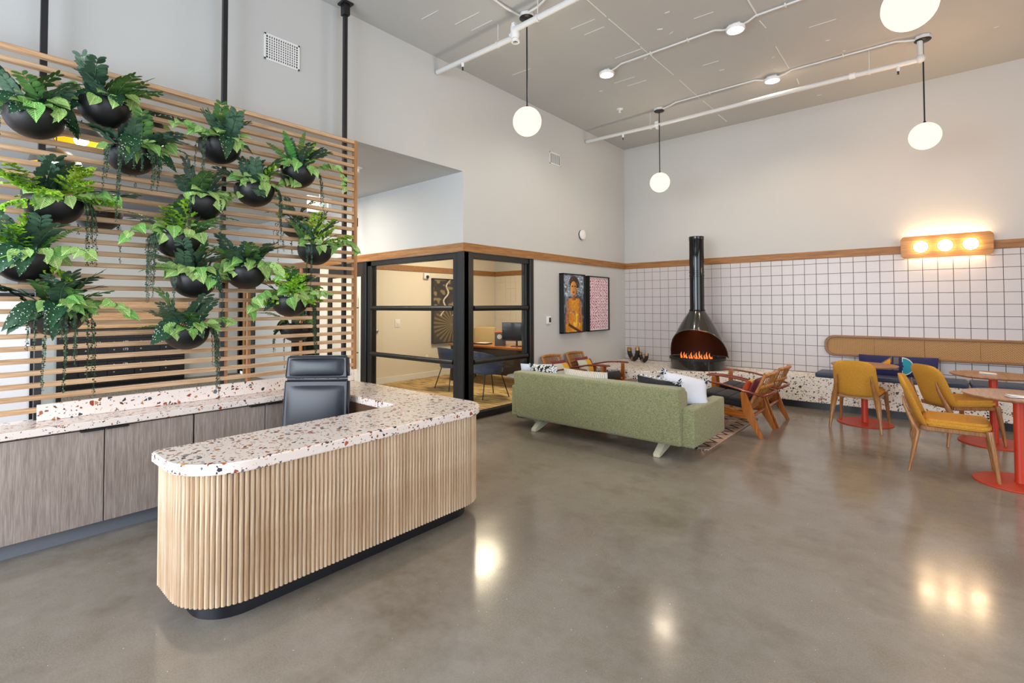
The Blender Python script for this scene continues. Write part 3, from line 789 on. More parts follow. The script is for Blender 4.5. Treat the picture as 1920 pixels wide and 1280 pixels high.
    for (az, ln, out, sc) in (trail or ()):
        a = R(az); p = Vector((math.cos(a) * .12, math.sin(a) * .12, .03)); pts = [p.copy()]; d = Vector((math.cos(a), math.sin(a), .6)) * 1.0; n = int(ln / .02)
        for i in range(n):
            d = (d + Vector((-.06 * d.x, -.06 * d.y + rr.uniform(-.08, .08), -.16 if i * .02 > out else -.03))).normalized(); p = p + d * .02; pts.append(p.copy())
        v = tube_obj('heart_leaf_vine', pts, .0022, M_stemb, r, 5)
        for i in range(2, len(pts), 2):
            dd = Vector((.5 + rr.uniform(-.2, .2), rr.choice((-1, 1)) * rr.uniform(.2, .9), rr.uniform(-1, -.2)))
            mesh_obj(rr.choice((mh1, mh2, mh3)), 'heart_leaf', v, aim(pts[i], dd, (1, rr.uniform(-.4, .4), .6), rr.uniform(.058, .088) * sc))
    return r
PL = 'black hanging bowl '
planter(.365, 2.69, PL + 'with spotted leaves over its rim, top left corner of the slat screen', 1, zz=5, fern=0, heart=7, spot=5, vines=2, vside=-70, fx=[('d', 170, 5, .9)], hside=-1)
planter(.705, 2.85, PL + 'whose heart-leaf vine climbs above the top of the screen', 2, zz=5, fern=0, heart=7, spot=3, vines=0, fx=[('F', 60, 30, .8), ('Z', 75, 45, 1.0)], trail=[(150, .02, 0, 1)])
planter(.851, 2.56, PL + 'with long button vines falling over its front, third along the top', 3, zz=6, fern=0, heart=8, spot=3, vines=9, fx=[('F', 85, 50, .95)], trail=[(70, .12, .1, 1)])
planter(1.408, 2.76, PL + 'with a pale veined leaf on its front, middle of the top row', 4, zz=5, fern=1, heart=9, spot=2, vines=2, vside=-70, trail=[(-75, .26, .08, 1.05)], fx=[('Z', -20, 10, 1.0)])
planter(.458, 2.16, PL + 'topped by a big yellow-green maidenhair fern at the left', 5, zz=3, fern=0, mh=7, heart=7, spot=0, vines=5, vside=65, fx=[('Z', -95, 45, 1.0), ('z', 90, 50, 1.0)], trail=[(70, .22, .05, .9)])
planter(1.29, 2.30, PL + 'half hidden behind the bowl with two long fern fronds', 6, zz=4, fern=0, heart=8, spot=0, vines=1, x=-4.25, fx=[('F', 90, 45, .9)], trail=[(75, .18, .08, 1)], hside=1)
planter(1.67, 2.46, PL + 'with a downturned dark leaf cluster, below the top right bowl', 7, zz=5, fern=1, heart=7, spot=0, vines=6, vside=60, fx=[('z', -10, 95, .8), ('M', 50, 20, 1.0)], trail=[(75, .24, .1, 1)])
planter(2.03, 2.68, PL + 'with upright ferns, highest at the right end of the screen', 8, zz=3, fern=1, heart=5, spot=0, vines=3, vside=70, fx=[('f', -60, 20, .95), ('f', 20, -5, .95), ('z', 60, 20, .9), ('M', 60, 10, 1)], trail=[(80, .44, .12, .9)])
planter(1.131, 2.0, PL + 'with two long fern fronds arching to the left and right', 9, zz=3, fern=0, heart=7, spot=0, vines=6, vside=-75, fx=[('F', 80, 35, 1.2), ('d', -88, 45, 1.2), ('m', -30, 10, 1.0), ('Z', 85, 55, 1.0), ('M', 10, 5, 1.0)], trail=[(-70, .30, .03, 1.05)])
planter(2.196, 2.01, PL + 'with bright lacy fern beside the right end stile of the screen', 10, zz=2, fern=0, heart=6, spot=0, vines=1, fx=[('F', 60, 30, .8), ('f', -60, 20, .8), ('M', -20, 5, 1.1), ('m', 40, 30, 1.1), ('M', 80, 15, 1.1), ('z', -80, 25, 1.0), ('F', 20, 60, .7)], trail=[(78, .32, .10, 1)])
planter(.336, 1.79, PL + 'crowded with spotted leaves at the left edge of the photo', 11, zz=4, fern=0, mh=3, heart=8, spot=5, vines=6, vside=-70, fx=[('f', 60, 35, .9), ('z', -70, 30, 1.0)], trail=[(60, .24, .04, 1)])
planter(1.244, 1.705, PL + 'with a pale spotted leaf above it, centre left of the screen', 12, zz=5, fern=0, heart=10, spot=2, vines=1, fx=[('d', -75, 60, 1.0)], trail=[(70, .16, .05, .9), (-80, .18, .05, 1)])
planter(1.61, 1.78, PL + 'with one large veined leaf hanging across its front', 13, zz=7, fern=0, heart=7, spot=3, vines=0, fx=[('d', -85, 45, 1.2), ('f', -70, 45, 1.0)], trail=[(20, .28, .02, 1)])
planter(1.972, 1.55, PL + 'with lime lacy fern, lowest at the right of the screen', 14, zz=3, fern=1, mh=5, heart=7, spot=1, vines=9, vside=65, fx=[('M', -50, 25, 1.0)], trail=[(-80, .34, .03, 1.1), (70, .22, .05, 1)])
planter(.478, 1.46, PL + 'with spotted leaves and vines, lowest at the left of the screen', 15, zz=6, fern=0, heart=7, spot=6, vines=7, fx=[('F', 85, 55, .95), ('Z', 70, 20, 1.1), ('z', -80, 40, 1.1), ('Z', 88, 45, .9)], trail=[(75, .28, .05, 1)])
planter(1.196, 1.32, PL + 'lowest of all, in front of the mailboxes', 16, zz=4, fern=1, heart=9, spot=3, vines=9, vside=75, fx=[('f', -85, 70, .8), ('z', -80, 40, .9)], trail=[(80, .2, .05, .9)])
BKL = 'planter on the back of the slat screen, '
for i, (y, z, lb) in enumerate(((1.0, 2.92, 'seen through the top slats left of centre'), (2.25, 1.30, 'seen low behind the right-hand slats'), (2.25, 2.30, 'seen behind the slats above the lacy fern'), (.75, 2.2, 'seen behind the slats between the left bowls'))):
    planter(y, z, BKL + lb, 30 + i, zz=4, fern=1, heart=4, spot=1, vines=3, x=-4.70, back=True)
# ------------------------------------------------------------------ terrazzo bench and hearth
bn = thing('terrazzo_bench', 'long cream terrazzo bench and curved hearth along the tiled wall', 'bench', (0, 0, 0))
YB = 8.19
def bench_plan(off):
    P = [(4.3, YB + off), (-1.95, YB + off)]
    c = (-3.05, 8.19 + .05); 
    for k in range(0, 15):      # concave to convex sweep out to the left wall
        t_ = k / 14; x = -1.95 - 1.75 * t_; y = (YB + off) - .98 * (t_ * t_ * (3 - 2 * t_)); P.append((x, y))
    P += [(WX + .003, 7.21 + off), (WX + .003, WY - .014), (4.3, WY - .014)]
    return P
bm = B(); prism(bm, bench_plan(0), .10, .462, .008); finish(bm, 'bench_body', M_terrb, bn, ang=30)
bm = B(); prism(bm, bench_plan(.04), 0, .10); finish(bm, 'toe_kick', plain('bench_toe_kick', '#17191a', .4), bn, ang=30)
cs = [(-1.33, .30), (.312, 1.94), (1.952, 3.6)]
for i, (x0, x1) in enumerate(cs):
    o = thing('bench_cushion', ['navy vinyl bench cushion at the left end under the cane backrest', 'navy vinyl bench cushion behind the far round table', 'navy vinyl bench cushion beyond the right edge of the photo'][i], 'cushion', ((x0 + x1) / 2, 8.44, .4625), 0, 'navy bench cushions')
    bm = B(); w = (x1 - x0) / 2 - .004; bx(bm, (-w, -.235, 0), (w, .245, .066), .022, 4); finish(bm, 'pad', M_bluecush, o, ang=60)
    bm = B(); tube(bm, [(-w + .02, -.236, .048), (w - .02, -.236, .048)], .004, 6); finish(bm, 'piping', M_bluecush, o)
# cane backrest
ck = thing('cane_backrest', 'long oak framed backrest with woven cane panels on the tiled wall', 'backrest', (0, WY - .014, 0))
po = rrect(-1.275, .738, 3.2, 1.046, .13, 8); pi_ = rrect(-1.235, .772, 3.16, 1.012, .10, 8)
bm = B(); n = len(po)
rings = []
for pl, y in ((po, 0), (po, -.045), (pi_, -.045), (pi_, -.02)): rings.append([bm.verts.new((p[0], y, p[1])) for p in pl])
for a, b in zip(rings, rings[1:]):
    for k in range(n): bm.faces.new((a[k], a[(k + 1) % n], b[(k + 1) % n], b[k]))
es = [e for e in bm.edges if abs(e.verts[0].co.y - e.verts[1].co.y) < 1e-6 and abs(e.verts[0].co.y + .045) < 1e-6]
bmesh.ops.bevel(bm, geom=es, offset=.008, segments=3, affect='EDGES')
finish(bm, 'frame', wood('oak_frame', '#a8763f', '#865a2c', 0, .4), ck, ang=40)
t = NT('woven_cane'); v = t.obj()
w1 = t.n('TexWave', {'Vector': v, 'Scale': 38.0, 'Distortion': 1.2}, bands_direction='X').outputs['Fac']
w2 = t.n('TexWave', {'Vector': v, 'Scale': 38.0, 'Distortion': 1.2}, bands_direction='Z').outputs['Fac']
w3 = t.n('TexWave', {'Vector': v, 'Scale': 22.0, 'Distortion': 1.0}, bands_direction='DIAGONAL').outputs['Fac']
h = t.math('ADD', t.math('MULTIPLY', w1, w2), t.math('MULTIPLY', w3, .3))
t.set(color=t.ramp(h, [(.05, col('#7c552c')), (.4, col('#b8864f')), (.9, col('#dcb67e'))]), rough=.6).bump(h, .6, .003); M_cane = t.m
xs = [-1.22 + .55 * k for k in range(9)]
for x0, x1 in zip(xs, xs[1:]):
    bm = B()
    if x0 == xs[0]: prism(bm, [(a, b) for a, b in rrect(x0 - .03, .762, x0 + .25, 1.022, .10, 8) if a < x0 + .2] and [(x0 - .025 + .09, .762), (x1, .762), (x1, 1.022), (x0 - .025 + .09, 1.022), (x0 - .002, .985), (x0 - .015, .93), (x0 - .015, .855), (x0 - .002, .80)], .012, .022, 0, M=Matrix(((1, 0, 0, 0), (0, 0, -1, 0), (0, 1, 0, 0), (0, 0, 0, 1))))
    else: bx(bm, (x0 + .003, -.022, .762), (x1, -.012, 1.022))
    finish(bm, 'cane_panel', M_cane, ck, smooth=False)
# navy lumbar pillow
lp_ = thing('lumbar_pillow', 'long navy lumbar pillow with teal half moon and orange triangle', 'pillow', (-.41, 8.555, .645), rot=(R(74), 0, 0))
bm = B(); pillow(bm, .87, .30, .13, 16, corner=.05); finish(bm, 'cover', fabric('navy_pillow_cover', '#1d1f4a', '#2a2c60'), lp_, ang=80)
def patch(name, poly, c, parent, z=.067, th=.006):
    bm = B(); prism(bm, poly, z - th, z); return finish(bm, name, c, parent, smooth=False)
hm = lambda r, cx=.06, cy=0: [(cx, cy + r)] + [(cx + r * 1.0 * math.cos(R(a)), cy + r * math.sin(R(a))) for a in range(80, -81, -16)] + [(cx, cy - r)]
M_pc = fabric('cream_patch', '#cfc8b6', '#e0dac8')
patch('cream_half_moon', hm(.125, .055), M_pc, lp_, .060, .02); patch('teal_half_moon', hm(.108, .063), fabric('teal_patch', '#1d8099', '#2b98ae'), lp_, .064, .02)
patch('grey_bar', [(-.035, -.06), (.02, -.06), (.02, .12), (-.035, .12)], fabric('grey_patch', '#5c5a55', '#706d66'), lp_, .064, .02)
patch('orange_triangle', [(-.25, -.05), (-.07, -.05), (-.07, .10)], fabric('orange_patch', '#d8891c', '#e9a032'), lp_, .066, .02)
patch('grey_triangle', [(-.29, -.06), (-.055, -.06), (-.055, .13)], fabric('grey_patch2', '#5c5a55', '#706d66'), lp_, .062, .02)

# ------------------------------------------------------------------ hanging cone fireplace
fp = thing('cone_fireplace', 'dark cone fireplace with a tall flue standing on the terrazzo hearth', 'fireplace', (-2.98, 8.15, .4625), 0)
FR, FZ = .43, .185
bm = B(); lathe(bm, [(0, 0), (FR - .03, 0), (FR, .004), (FR, .14), (FR, .15), (FR + .006, .155), (FR + .006, FZ), (FR - .015, FZ), (FR - .02, .10), (0, .10)], 48); finish(bm, 'fire_pan', M_fire, fp, ang=35)
bm = B(); a_f = math.atan2(-8.15, 2.98) - R(13)
lathe(bm, [(FR + .007, .150), (FR + .012, .153), (FR + .012, .190), (FR + .004, .193), (FR - .02, .193)], 30, a0=a_f - R(85), a1=a_f + R(85)); finish(bm, 'front_lip', M_blackm, fp, ang=35)
# hood: cone with an arched mouth toward the room
def hood(bm, rscale, zoff):
    n = 72; rows = 16; H0, H1 = FZ - .0, .945
    r_bot, r_top = .462, .118
    def rad(z): k = max(0, (z - H0) / (H1 - H0)); return r_top + (r_bot - r_top) * (1 - k ** 1.55) - rscale
    g = []
    for i in range(n + 1):
        th = a_f + PI * (2 * i / n - 1)
        dth = abs(2 * i / n - 1) * 180
        dth = abs(180 * (2 * i / n - 1))
        if dth < 98: zb = H0 + .455 * (max(0, 1 - (dth / 98) ** 2.4)) ** .6
        else: zb = H0
        g.append([bm.verts.new((rad(zb + (H1 - zb) * j / rows) * math.cos(th), rad(zb + (H1 - zb) * j / rows) * math.sin(th), zb + (H1 - zb) * j / rows)) for j in range(rows + 1)])
    for i in range(n):
        for j in range(rows): bm.faces.new((g[i][j], g[i + 1][j], g[i + 1][j + 1], g[i][j + 1]))
    return [v[0].co.copy() for v in g]
bm = B(); edge = hood(bm, 0, 0); bmesh.ops.remove_doubles(bm, verts=bm.verts, dist=1e-5); hd_ = finish(bm, 'hood', M_fire, fp, ang=60)
bm = B(); hood(bm, .012, 0); bmesh.ops.remove_doubles(bm, verts=bm.verts, dist=1e-5); finish(bm, 'hood_lining', M_copper, fp, ang=60)
n_ = len(edge); mouth = [edge[i] for i in range(n_) if abs(180 * (2 * i / (n_ - 1) - 1)) < 104]
tube_obj('mouth_rim', [(p.x * 1.0, p.y * 1.0, p.z) for p in mouth], .009, plain('rim_steel', '#77756e', .25, metal=.8), fp, 8)
flr = .115
bm = B(); lathe(bm, [(.125, .93), (.128, .94), (.128, .96), (flr, .965), (flr, 1.50), (flr + .004, 1.505), (flr + .004, 1.53), (flr, 1.535), (flr, 1.56), (flr + .004, 1.565), (flr + .004, 1.59), (flr, 1.595), (flr, 2.10), (flr + .003, 2.105), (flr + .003, 2.165), (flr - .006, 2.165), (flr - .006, 2.0)], 32)
finish(bm, 'flue', plain('gloss_black_flue', '#121110', .08, var=0), fp, ang=35)
bm = B()
for k in range(9):
    a = -.2 + .05 * k; p = Vector((math.cos(a_f), math.sin(a_f), 0)) * .08; q = Vector((-math.sin(a_f), math.cos(a_f), 0)) * a
    tube(bm, [p + q + Vector((0, 0, .13)), p + q * .9 + Vector((.01, .02, .19)), p + q * .8 + Vector((.02 * (-1) ** k, .05, .28))], [.014, .012, .006], 6)
bx(bm, (-.26, -.14, .10), (.26, .14, .135), .01, 1, M=Matrix.Rotation(a_f + PI / 2, 4, 'Z'))
finish(bm, 'burner_logs', M_fire_in, fp, ang=40)
bm = B()
for k in range(13):
    a = -.24 + .04 * k; fw = Vector((math.cos(a_f), math.sin(a_f), 0)); sd = Vector((-math.sin(a_f), math.cos(a_f), 0))
    h_ = .06 + .09 * rnd.random(); b0 = fw * (.10 - .03 * (k % 2)) + sd * a + Vector((0, 0, .135))
    tube(bm, [b0, b0 + Vector((0, 0, h_ * .35)) + sd * .008, b0 + Vector((0, 0, h_ * .7)) - sd * .004, b0 + Vector((0, 0, h_)) + sd * .006], [.012, .016, .008, .001], 6, flat=(1, .5))
finish(bm, 'flame', M_flame, fp, ang=60)
bm = B(); bx(bm, (-.25, -.13, .135), (.25, -.11, .148), .003, 1, M=Matrix.Rotation(a_f + PI / 2, 4, 'Z') @ Matrix.Rotation(PI, 4, 'Z')); finish(bm, 'ember_bed', M_ember, fp)
l = bpy.data.lights.new('fire_glow', 'POINT'); l.energy = 1.6; l.color = (1, .32, .08); l.shadow_soft_size = .06
o = bpy.data.objects.new('fire_glow', l); COL.objects.link(o); o.location = (-2.98 + .05, 8.15 - .02, .4625 + .30)

# horseshoe sculpture on the hearth (two arcs)
def arc_sculpt(x, y, r, th, rot, rz, label, tall):
    s_ = thing('arc_sculpture', label, 'sculpture', (x, y, .4625), rz, 'black and gold arc sculptures')
    def arcpts(a0, a1, n=14): return [(r * math.cos(R(a)) * 1.0, 0, r + th + r * math.sin(R(a)) * 1.0) for a in [a0 + (a1 - a0) * k / n for k in range(n + 1)]]
    M0 = Matrix.Rotation(R(rot), 4, 'Y')
    a0, a1 = -172, -8 + tall
    def seg_(nm, b0, b1, m, rr=th):
        bm = B(); tube(bm, arcpts(b0, b1, 12 if b1 - b0 > 30 else 3), rr, 10, flat=(1, 1))
        finish(bm, nm, m, s_, ang=50)
    seg_('gold_end', a0 - 22, a0, M_gold); seg_('black_arc', a0, -98, M_blackm, th * .99); seg_('gold_middle', -98, -76, M_gold, th * 1.04); seg_('black_arc', -76, a1, M_blackm, th * .99); seg_('gold_end', a1, a1 + 20, M_gold)
    for c in s_.children: pass
    return s_
arc_sculpt(-4.27, 8.42, .155, .042, 0, R(-35), 'larger black arc sculpture with gold tips, left on the hearth', 12)
arc_sculpt(-4.02, 8.32, .112, .036, 0, R(-35), 'smaller black arc sculpture with gold tips, nearer the fireplace', 0)

# ------------------------------------------------------------------ pendants, ceiling lights, wall lamp
def pendant(x, y, z, label, pw=45, pc=(1, .84, .64)):
    r = thing('globe_pendant', label, 'lamp', (x, y, z), 0, 'opal globe pendants')
    bm = B(); bmesh.ops.create_uvsphere(bm, u_segments=32, v_segments=20, radius=.150); finish(bm, 'globe', M_opal, r, ang=180)
    bm = B(); lathe(bm, [(.0, .17), (.012, .17), (.014, .155), (.034, .147), (.036, .143), (.0, .14)], 16); finish(bm, 'cap', M_black, r)
    tube_obj('stem', [(0, 0, .165), (0, 0, ZC - z - .05)], .0075, M_black, r)
    bm = B(); lathe(bm, [(0, ZC - z - .062), (.025, ZC - z - .06), (.07, ZC - z - .052), (.078, ZC - z - .045), (.078, ZC - z - .04), (0, ZC - z - .04)], 24); finish(bm, 'canopy', M_black, r, ang=40)
    bm = B(); lathe(bm, [(0, ZC - z - .04), (.082, ZC - z - .04), (.082, ZC - z - .003), (0, ZC - z - .003)], 8); finish(bm, 'junction_box', M_pipe, r, ang=30)
    l = bpy.data.lights.new('globe_light', 'POINT'); l.energy = pw; l.color = pc; l.shadow_soft_size = .12
    o = bpy.data.objects.new('globe_light', l); COL.objects.link(o); o.location = (x, y, z);
    return r
pendant(-3.2, 3.97, 3.42, 'glowing opal globe pendant nearest the slat screen')
pendant(-3.2, 7.24, 3.398, 'glowing opal globe pendant in front of the back corner, smallest in the photo')
pendant(-.055, 7.27, 3.411, 'glowing opal globe pendant above the wall lamp', 70, (1, .52, .22))
pendant(-.09, 3.97, 3.39, 'large glowing opal globe pendant cut off by the top edge', 80, (1, .62, .32))
pendant(3.1, 7.27, 3.41, 'unseen opal globe pendant added beyond the right edge, near the tiled wall', 75, (1, .50, .20))  # unseen pair continuing the pendant grid, added to warm the right side
pendant(3.1, 3.97, 3.39, 'unseen opal globe pendant added beyond the right edge, nearer the camera', 60, (1, .58, .28))
def puck(x, y, label, w=16, dc=(1, .90, .76)):
    r = thing('ceiling_light', label, 'light', (x, y, ZC), 0, 'round ceiling disc lights')
    bm = B(); lathe(bm, [(0, -.012), (.05, -.012), (.05, -.001), (0, -.001)], 8); bx(bm, (-.06, -.045, -.03), (.06, .045, -.001), .003, 1); finish(bm, 'junction_box', M_pipe, r, ang=30)
    bm = B(); lathe(bm, [(.084, -.066), (.094, -.066), (.098, -.06), (.098, -.034), (.09, -.03), (0, -.03)], 32); finish(bm, 'housing', M_white, r, ang=40)
    bm = B(); lathe(bm, [(0, -.061), (.084, -.061), (.084, -.055), (0, -.055)], 32); finish(bm, 'lens', M_disc, r, ang=40)
    l = bpy.data.lights.new('disc_light', 'SPOT'); l.energy = w * 4; l.color = dc; l.shadow_soft_size = .09; l.spot_size = R(150); l.spot_blend = .6
    o = bpy.data.objects.new('disc_light', l); COL.objects.link(o); o.location = (x, y, ZC - .075)
puck(-3.19, 5.61, 'round ceiling disc light nearest the left wall'); puck(-1.60, 5.61, 'round ceiling disc light at the top centre right')
puck(-1.60, 7.22, 'round ceiling disc light nearest the tiled wall', 16, (1, .74, .48))
# wall lamp
wl = thing('wall_lamp', 'wide oak wall lamp with three glowing round lights', 'lamp', (.113, WY, 2.275))
XZm = Matrix(((1, 0, 0, 0), (0, 0, -1, 0), (0, 1, 0, 0), (0, 0, 0, 1)))
bm = B(); prism(bm, rrect(-.46, -.150, .46, .150, .05, 6), .085, .118, .004, M=XZm); finish(bm, 'face_board', wood('lamp_oak', '#c28f4e', '#a2702f', 0, .35), wl, ang=30)
bm = B(); bx(bm, (-.40, -.085, -.08), (.40, 0, .08)); finish(bm, 'back_box', M_black, wl, smooth=False)
for k in (-.247, 0, .248):
    bm = B(); lathe(bm, [(.075, .0), (.08, .0), (.08, .006), (.075, .006), (.075, 0)], 28, M=Matrix.Translation((k, -.118, 0)) @ Matrix.Rotation(PI / 2, 4, 'X')); rg = finish(bm, 'bezel', M_oak_trimx, wl)
    bm = B(); lathe(bm, [(.075, .0), (.074, .02), (.064, .036), (.045, .046), (.022, .051), (0, .052)], 28, M=Matrix.Translation((k, -.118, 0)) @ Matrix.Rotation(PI / 2, 4, 'X')); finish(bm, 'glass_disc', M_lampdisc, wl, ang=180)

for dz, e, rx in ((.10, 5.5, 180), (-.10, 3, 0)):  # hidden strips added behind the board to wash the wall with warm light
    l = bpy.data.lights.new('added_wall_wash', 'AREA'); l.shape = 'RECTANGLE'; l.size = .74; l.size_y = .03; l.energy = e; l.color = (1, .66, .33)
    o = bpy.data.objects.new('added_wall_wash', l); COL.objects.link(o); o.location = (.113, WY - .055, 2.275 + dz); o.rotation_euler = (R(rx), 0, 0)
# sprinkler pipes
def sprinkler(parent, x, y, z):
    bm = B(); lathe(bm, [(0, 0), (.016, 0), (.018, -.02), (.015, -.05), (0, -.05)], 10, (x, y, z)); h = finish(bm, 'sprinkler_head', M_white, parent)
    bm = B(); lathe(bm, [(.006, -.05), (.012, -.055), (.006, -.075), (.013, -.085), (0, -.088)], 8, (x, y, z)); finish(bm, 'sprinkler_tip', M_blackm, h)
def hanger(parent, x, y, z):
    bm = B(); tube(bm, [(x, y, z + .03), (x, y, ZC - .002)], .005, 6); lathe(bm, [(.030, -.012), (.037, -.012), (.037, .012), (.030, .012)], 12, M=Matrix.Translation((x, y, z)) @ Matrix.Rotation(PI / 2, 4, 'Y')); finish(bm, 'pipe_hanger', M_pipe, parent)
p1 = thing('sprinkler_pipe', 'white sprinkler pipe across the ceiling above the nearer pendant', 'pipe', (0, 0, 0))
tube_obj('pipe', [(WX + .02, 3.93, 4.36), (-3.30, 3.90, 4.325)], .030, M_pipe, p1, 12); tube_obj('pipe', [(-3.26, 3.84, 4.36), (-.6, 3.80, 4.38), (4.4, 3.80, 4.4)], .030, M_pipe, p1, 12)
bm = B(); lathe(bm, [(.03, -.05), (.045, -.05), (.045, -.03), (.036, -.025), (.036, .025), (.045, .03), (.045, .05), (.03, .05)], 12, M=Matrix.Translation((-3.28, 3.88, 4.30)))
lathe(bm, [(.0, -.08), (.04, -.08), (.048, -.05), (.048, .04), (.04, .06), (0, .06)], 10, M=Matrix.Translation((-3.27, 3.86, 4.36))); bx(bm, (-3.33, 3.83, 4.31), (-3.29, 3.93, 4.34), .004, 1); bx(bm, (-3.27, 3.80, 4.38), (-3.23, 3.90, 4.42), .004, 1)
finish(bm, 'pipe_coupling', M_white, p1); sprinkler(p1, -4.12, 3.92, 4.325); hanger(p1, -3.55, 3.905, 4.332); hanger(p1, -2.95, 3.835, 4.36)
p2 = thing('sprinkler_pipe', 'white sprinkler pipe along the ceiling near the tiled wall', 'pipe', (0, 0, 0))
tube_obj('pipe', [(WX + .02, 7.33, 4.36), (-3.3, 7.26, 4.31), (-.72, 7.22, 4.29), (-.10, 7.25, 4.29)], .028, M_pipe, p2, 12)
bm = B(); lathe(bm, [(.028, -.03), (.038, -.03), (.038, .03), (.028, .03)], 10, M=Matrix.Translation((-3.24, 7.26, 4.31)) @ Matrix.Rotation(PI / 2, 4, 'Y')); bx(bm, (-3.27, 7.22, 4.33), (-3.21, 7.30, 4.36), .004, 1); bx(bm, (-3.26, 7.23, 4.25), (-3.22, 7.29, 4.28), .004, 1)
lathe(bm, [(.028, -.03), (.038, -.03), (.038, .03), (.028, .03)], 10, M=Matrix.Translation((-.72, 7.22, 4.29)) @ Matrix.Rotation(PI / 2, 4, 'Y')); finish(bm, 'pipe_coupling', M_white, p2)
bm = B(); bmesh.ops.create_uvsphere(bm, u_segments=12, v_segments=8, radius=.048, matrix=Matrix.Translation((-.08, 7.25, 4.30))); tube(bm, [(-.08, 7.25, 4.3), (-.08, 7.25, ZC - .01)], .028, 10); finish(bm, 'pipe_elbow', M_pipe, p2)
sprinkler(p2, -3.85, 7.29, 4.31); sprinkler(p2, -.28, 7.24, 4.265); hanger(p2, -3.36, 7.265, 4.312); hanger(p2, -.55, 7.225, 4.29)
for i, (x, y, lb) in enumerate(((-3.67, 6.85, 'small white sprinkler head on the ceiling beside the second pendant'),)):
    r = thing('ceiling_sprinkler', lb, 'sprinkler', (x, y, ZC)); bm = B(); lathe(bm, [(0, -.001), (.05, -.001), (.05, -.012), (.03, -.02), (0, -.02)], 16); finish(bm, 'rose', M_white, r); bm = B(); lathe(bm, [(.012, -.02), (.014, -.05), (.024, -.055), (.02, -.06), (0, -.065)], 10); finish(bm, 'spray_head', M_white, r)
r = thing('ceiling_sprinkler', 'small white sprinkler head under the corridor ceiling beside the screen', 'sprinkler', (-5.47, 3.40, ZS)); bm = B(); lathe(bm, [(0, -.001), (.05, -.001), (.05, -.01), (.02, -.02), (.012, -.05), (.022, -.06), (0, -.065)], 14); finish(bm, 'spray_head', M_white, r)
# conduits
def conduit(pts, label, clips):
    r = thing('conduit', label, 'conduit', (0, 0, 0)); tube_obj('tube', pts, .011, M_pipe, r, 8)
    for (x, y) in clips: bm = B(); bx(bm, (x - .008, y - .025, ZC - .03), (x + .008, y + .025, ZC - .001), .002, 1); finish(bm, 'clip', M_pipe, r)
zc = ZC - .014; zl = ZC - .03
conduit([(-3.12, 5.60, zl), (-3.05, 5.58, zl), (-2.95, 5.55, zc), (-1.8, 5.55, zc), (-1.72, 5.58, zl), (-1.66, 5.60, zl)], 'white ceiling conduit between the two disc lights', [(-2.55, 5.55), (-2.1, 5.55)])
conduit([(-1.53, 5.60, zl), (-1.46, 5.58, zl), (-1.38, 5.55, zc), (-.3, 5.55, zc), (4.3, 5.55, zc)], 'white ceiling conduit running right from the second disc light', [(-1.1, 5.55)])
conduit([(-3.13, 7.22, zl), (-3.0, 7.18, zl), (-2.9, 7.15, zc), (-1.8, 7.15, zc), (-1.72, 7.19, zl), (-1.66, 7.21, zl)], 'white ceiling conduit from the small pendant to the disc light', [(-2.4, 7.15)])
conduit([(-1.53, 7.21, zl), (-1.44, 7.18, zl), (-1.36, 7.15, zc), (-.3, 7.17, zc), (-.2, 7.2, zl), (-.12, 7.24, zl)], 'white ceiling conduit from the disc light to the right pendant', [(-.8, 7.15)])
conduit([(-3.16, 3.92, zl), (-3.0, 3.9, zl), (-2.85, 3.86, zc), (-1.5, 3.84, zc), (-.15, 3.92, zl)], 'white ceiling conduit running right from the nearest pendant', [])
conduit([(-3.24, 3.90, zl), (-3.26, 3.7, zl), (-3.27, 3.5, zc), (-3.27, 1.0, zc)], 'white ceiling conduit curving back from the nearest pendant', [(-3.27, 3.3)])

# ------------------------------------------------------------------ things on the left wall
def vent(y0, y1, z0, z1, label, grid):
    r = thing('air_vent', label, 'vent', (WX, (y0 + y1) / 2, (z0 + z1) / 2)); w, h = (y1 - y0) / 2, (z1 - z0) / 2
    bm = B()
    for a, b in (((0, -w, -h), (.012, w, -h + .018)), ((0, -w, h - .018), (.012, w, h)), ((0, -w, -h), (.012, -w + .018, h)), ((0, w - .018, -h), (.012, w, h))): bx(bm, a, b, .002, 1)
    finish(bm, 'frame', M_white, r, ang=20); box_obj('duct_shade_sheet', (.0005, -w + .01, -h + .01), (.002, w - .01, h - .01), M_blackm, r, smooth=False)  # black sheet stands in for the shade behind the fins
    f0_ = None; n = 14 if grid else 9
    for k in range(1, n):
        y = -w + .018 + (2 * w - .036) * k / n
        bm = B(); bx(bm, (.002, -.005, -h + .018), (.010, .005, h - .018)); o = finish(bm, 'fin', M_white, r, smooth=False); o.location = (0, y, 0)
    if grid:
        for k in range(1, 9):
            z = -h + .018 + (2 * h - .036) * k / 9; bm = B(); bx(bm, (.003, -w + .018, -.004), (.009, w - .018, .004)); o = finish(bm, 'cross_fin', M_white, r, smooth=False); o.location = (0, 0, z)
vent(1.885, 2.215, 3.755, 4.0, 'white gridded air vent high on the wall above the slat screen', True)
vent(6.265, 6.565, 3.755, 3.945, 'small white air vent high on the wall near the globe pendant', False)
r = thing('thermostat', 'small white thermostat beside the gold portrait', 'thermostat', (WX, 6.21, 1.27)); box_obj('housing', (0, -.055, -.06), (.025, .055, .06), M_white, r, .008); box_obj('screen', (.0235, -.005, -.035), (.027, .042, .038), M_blackm, r, .001)
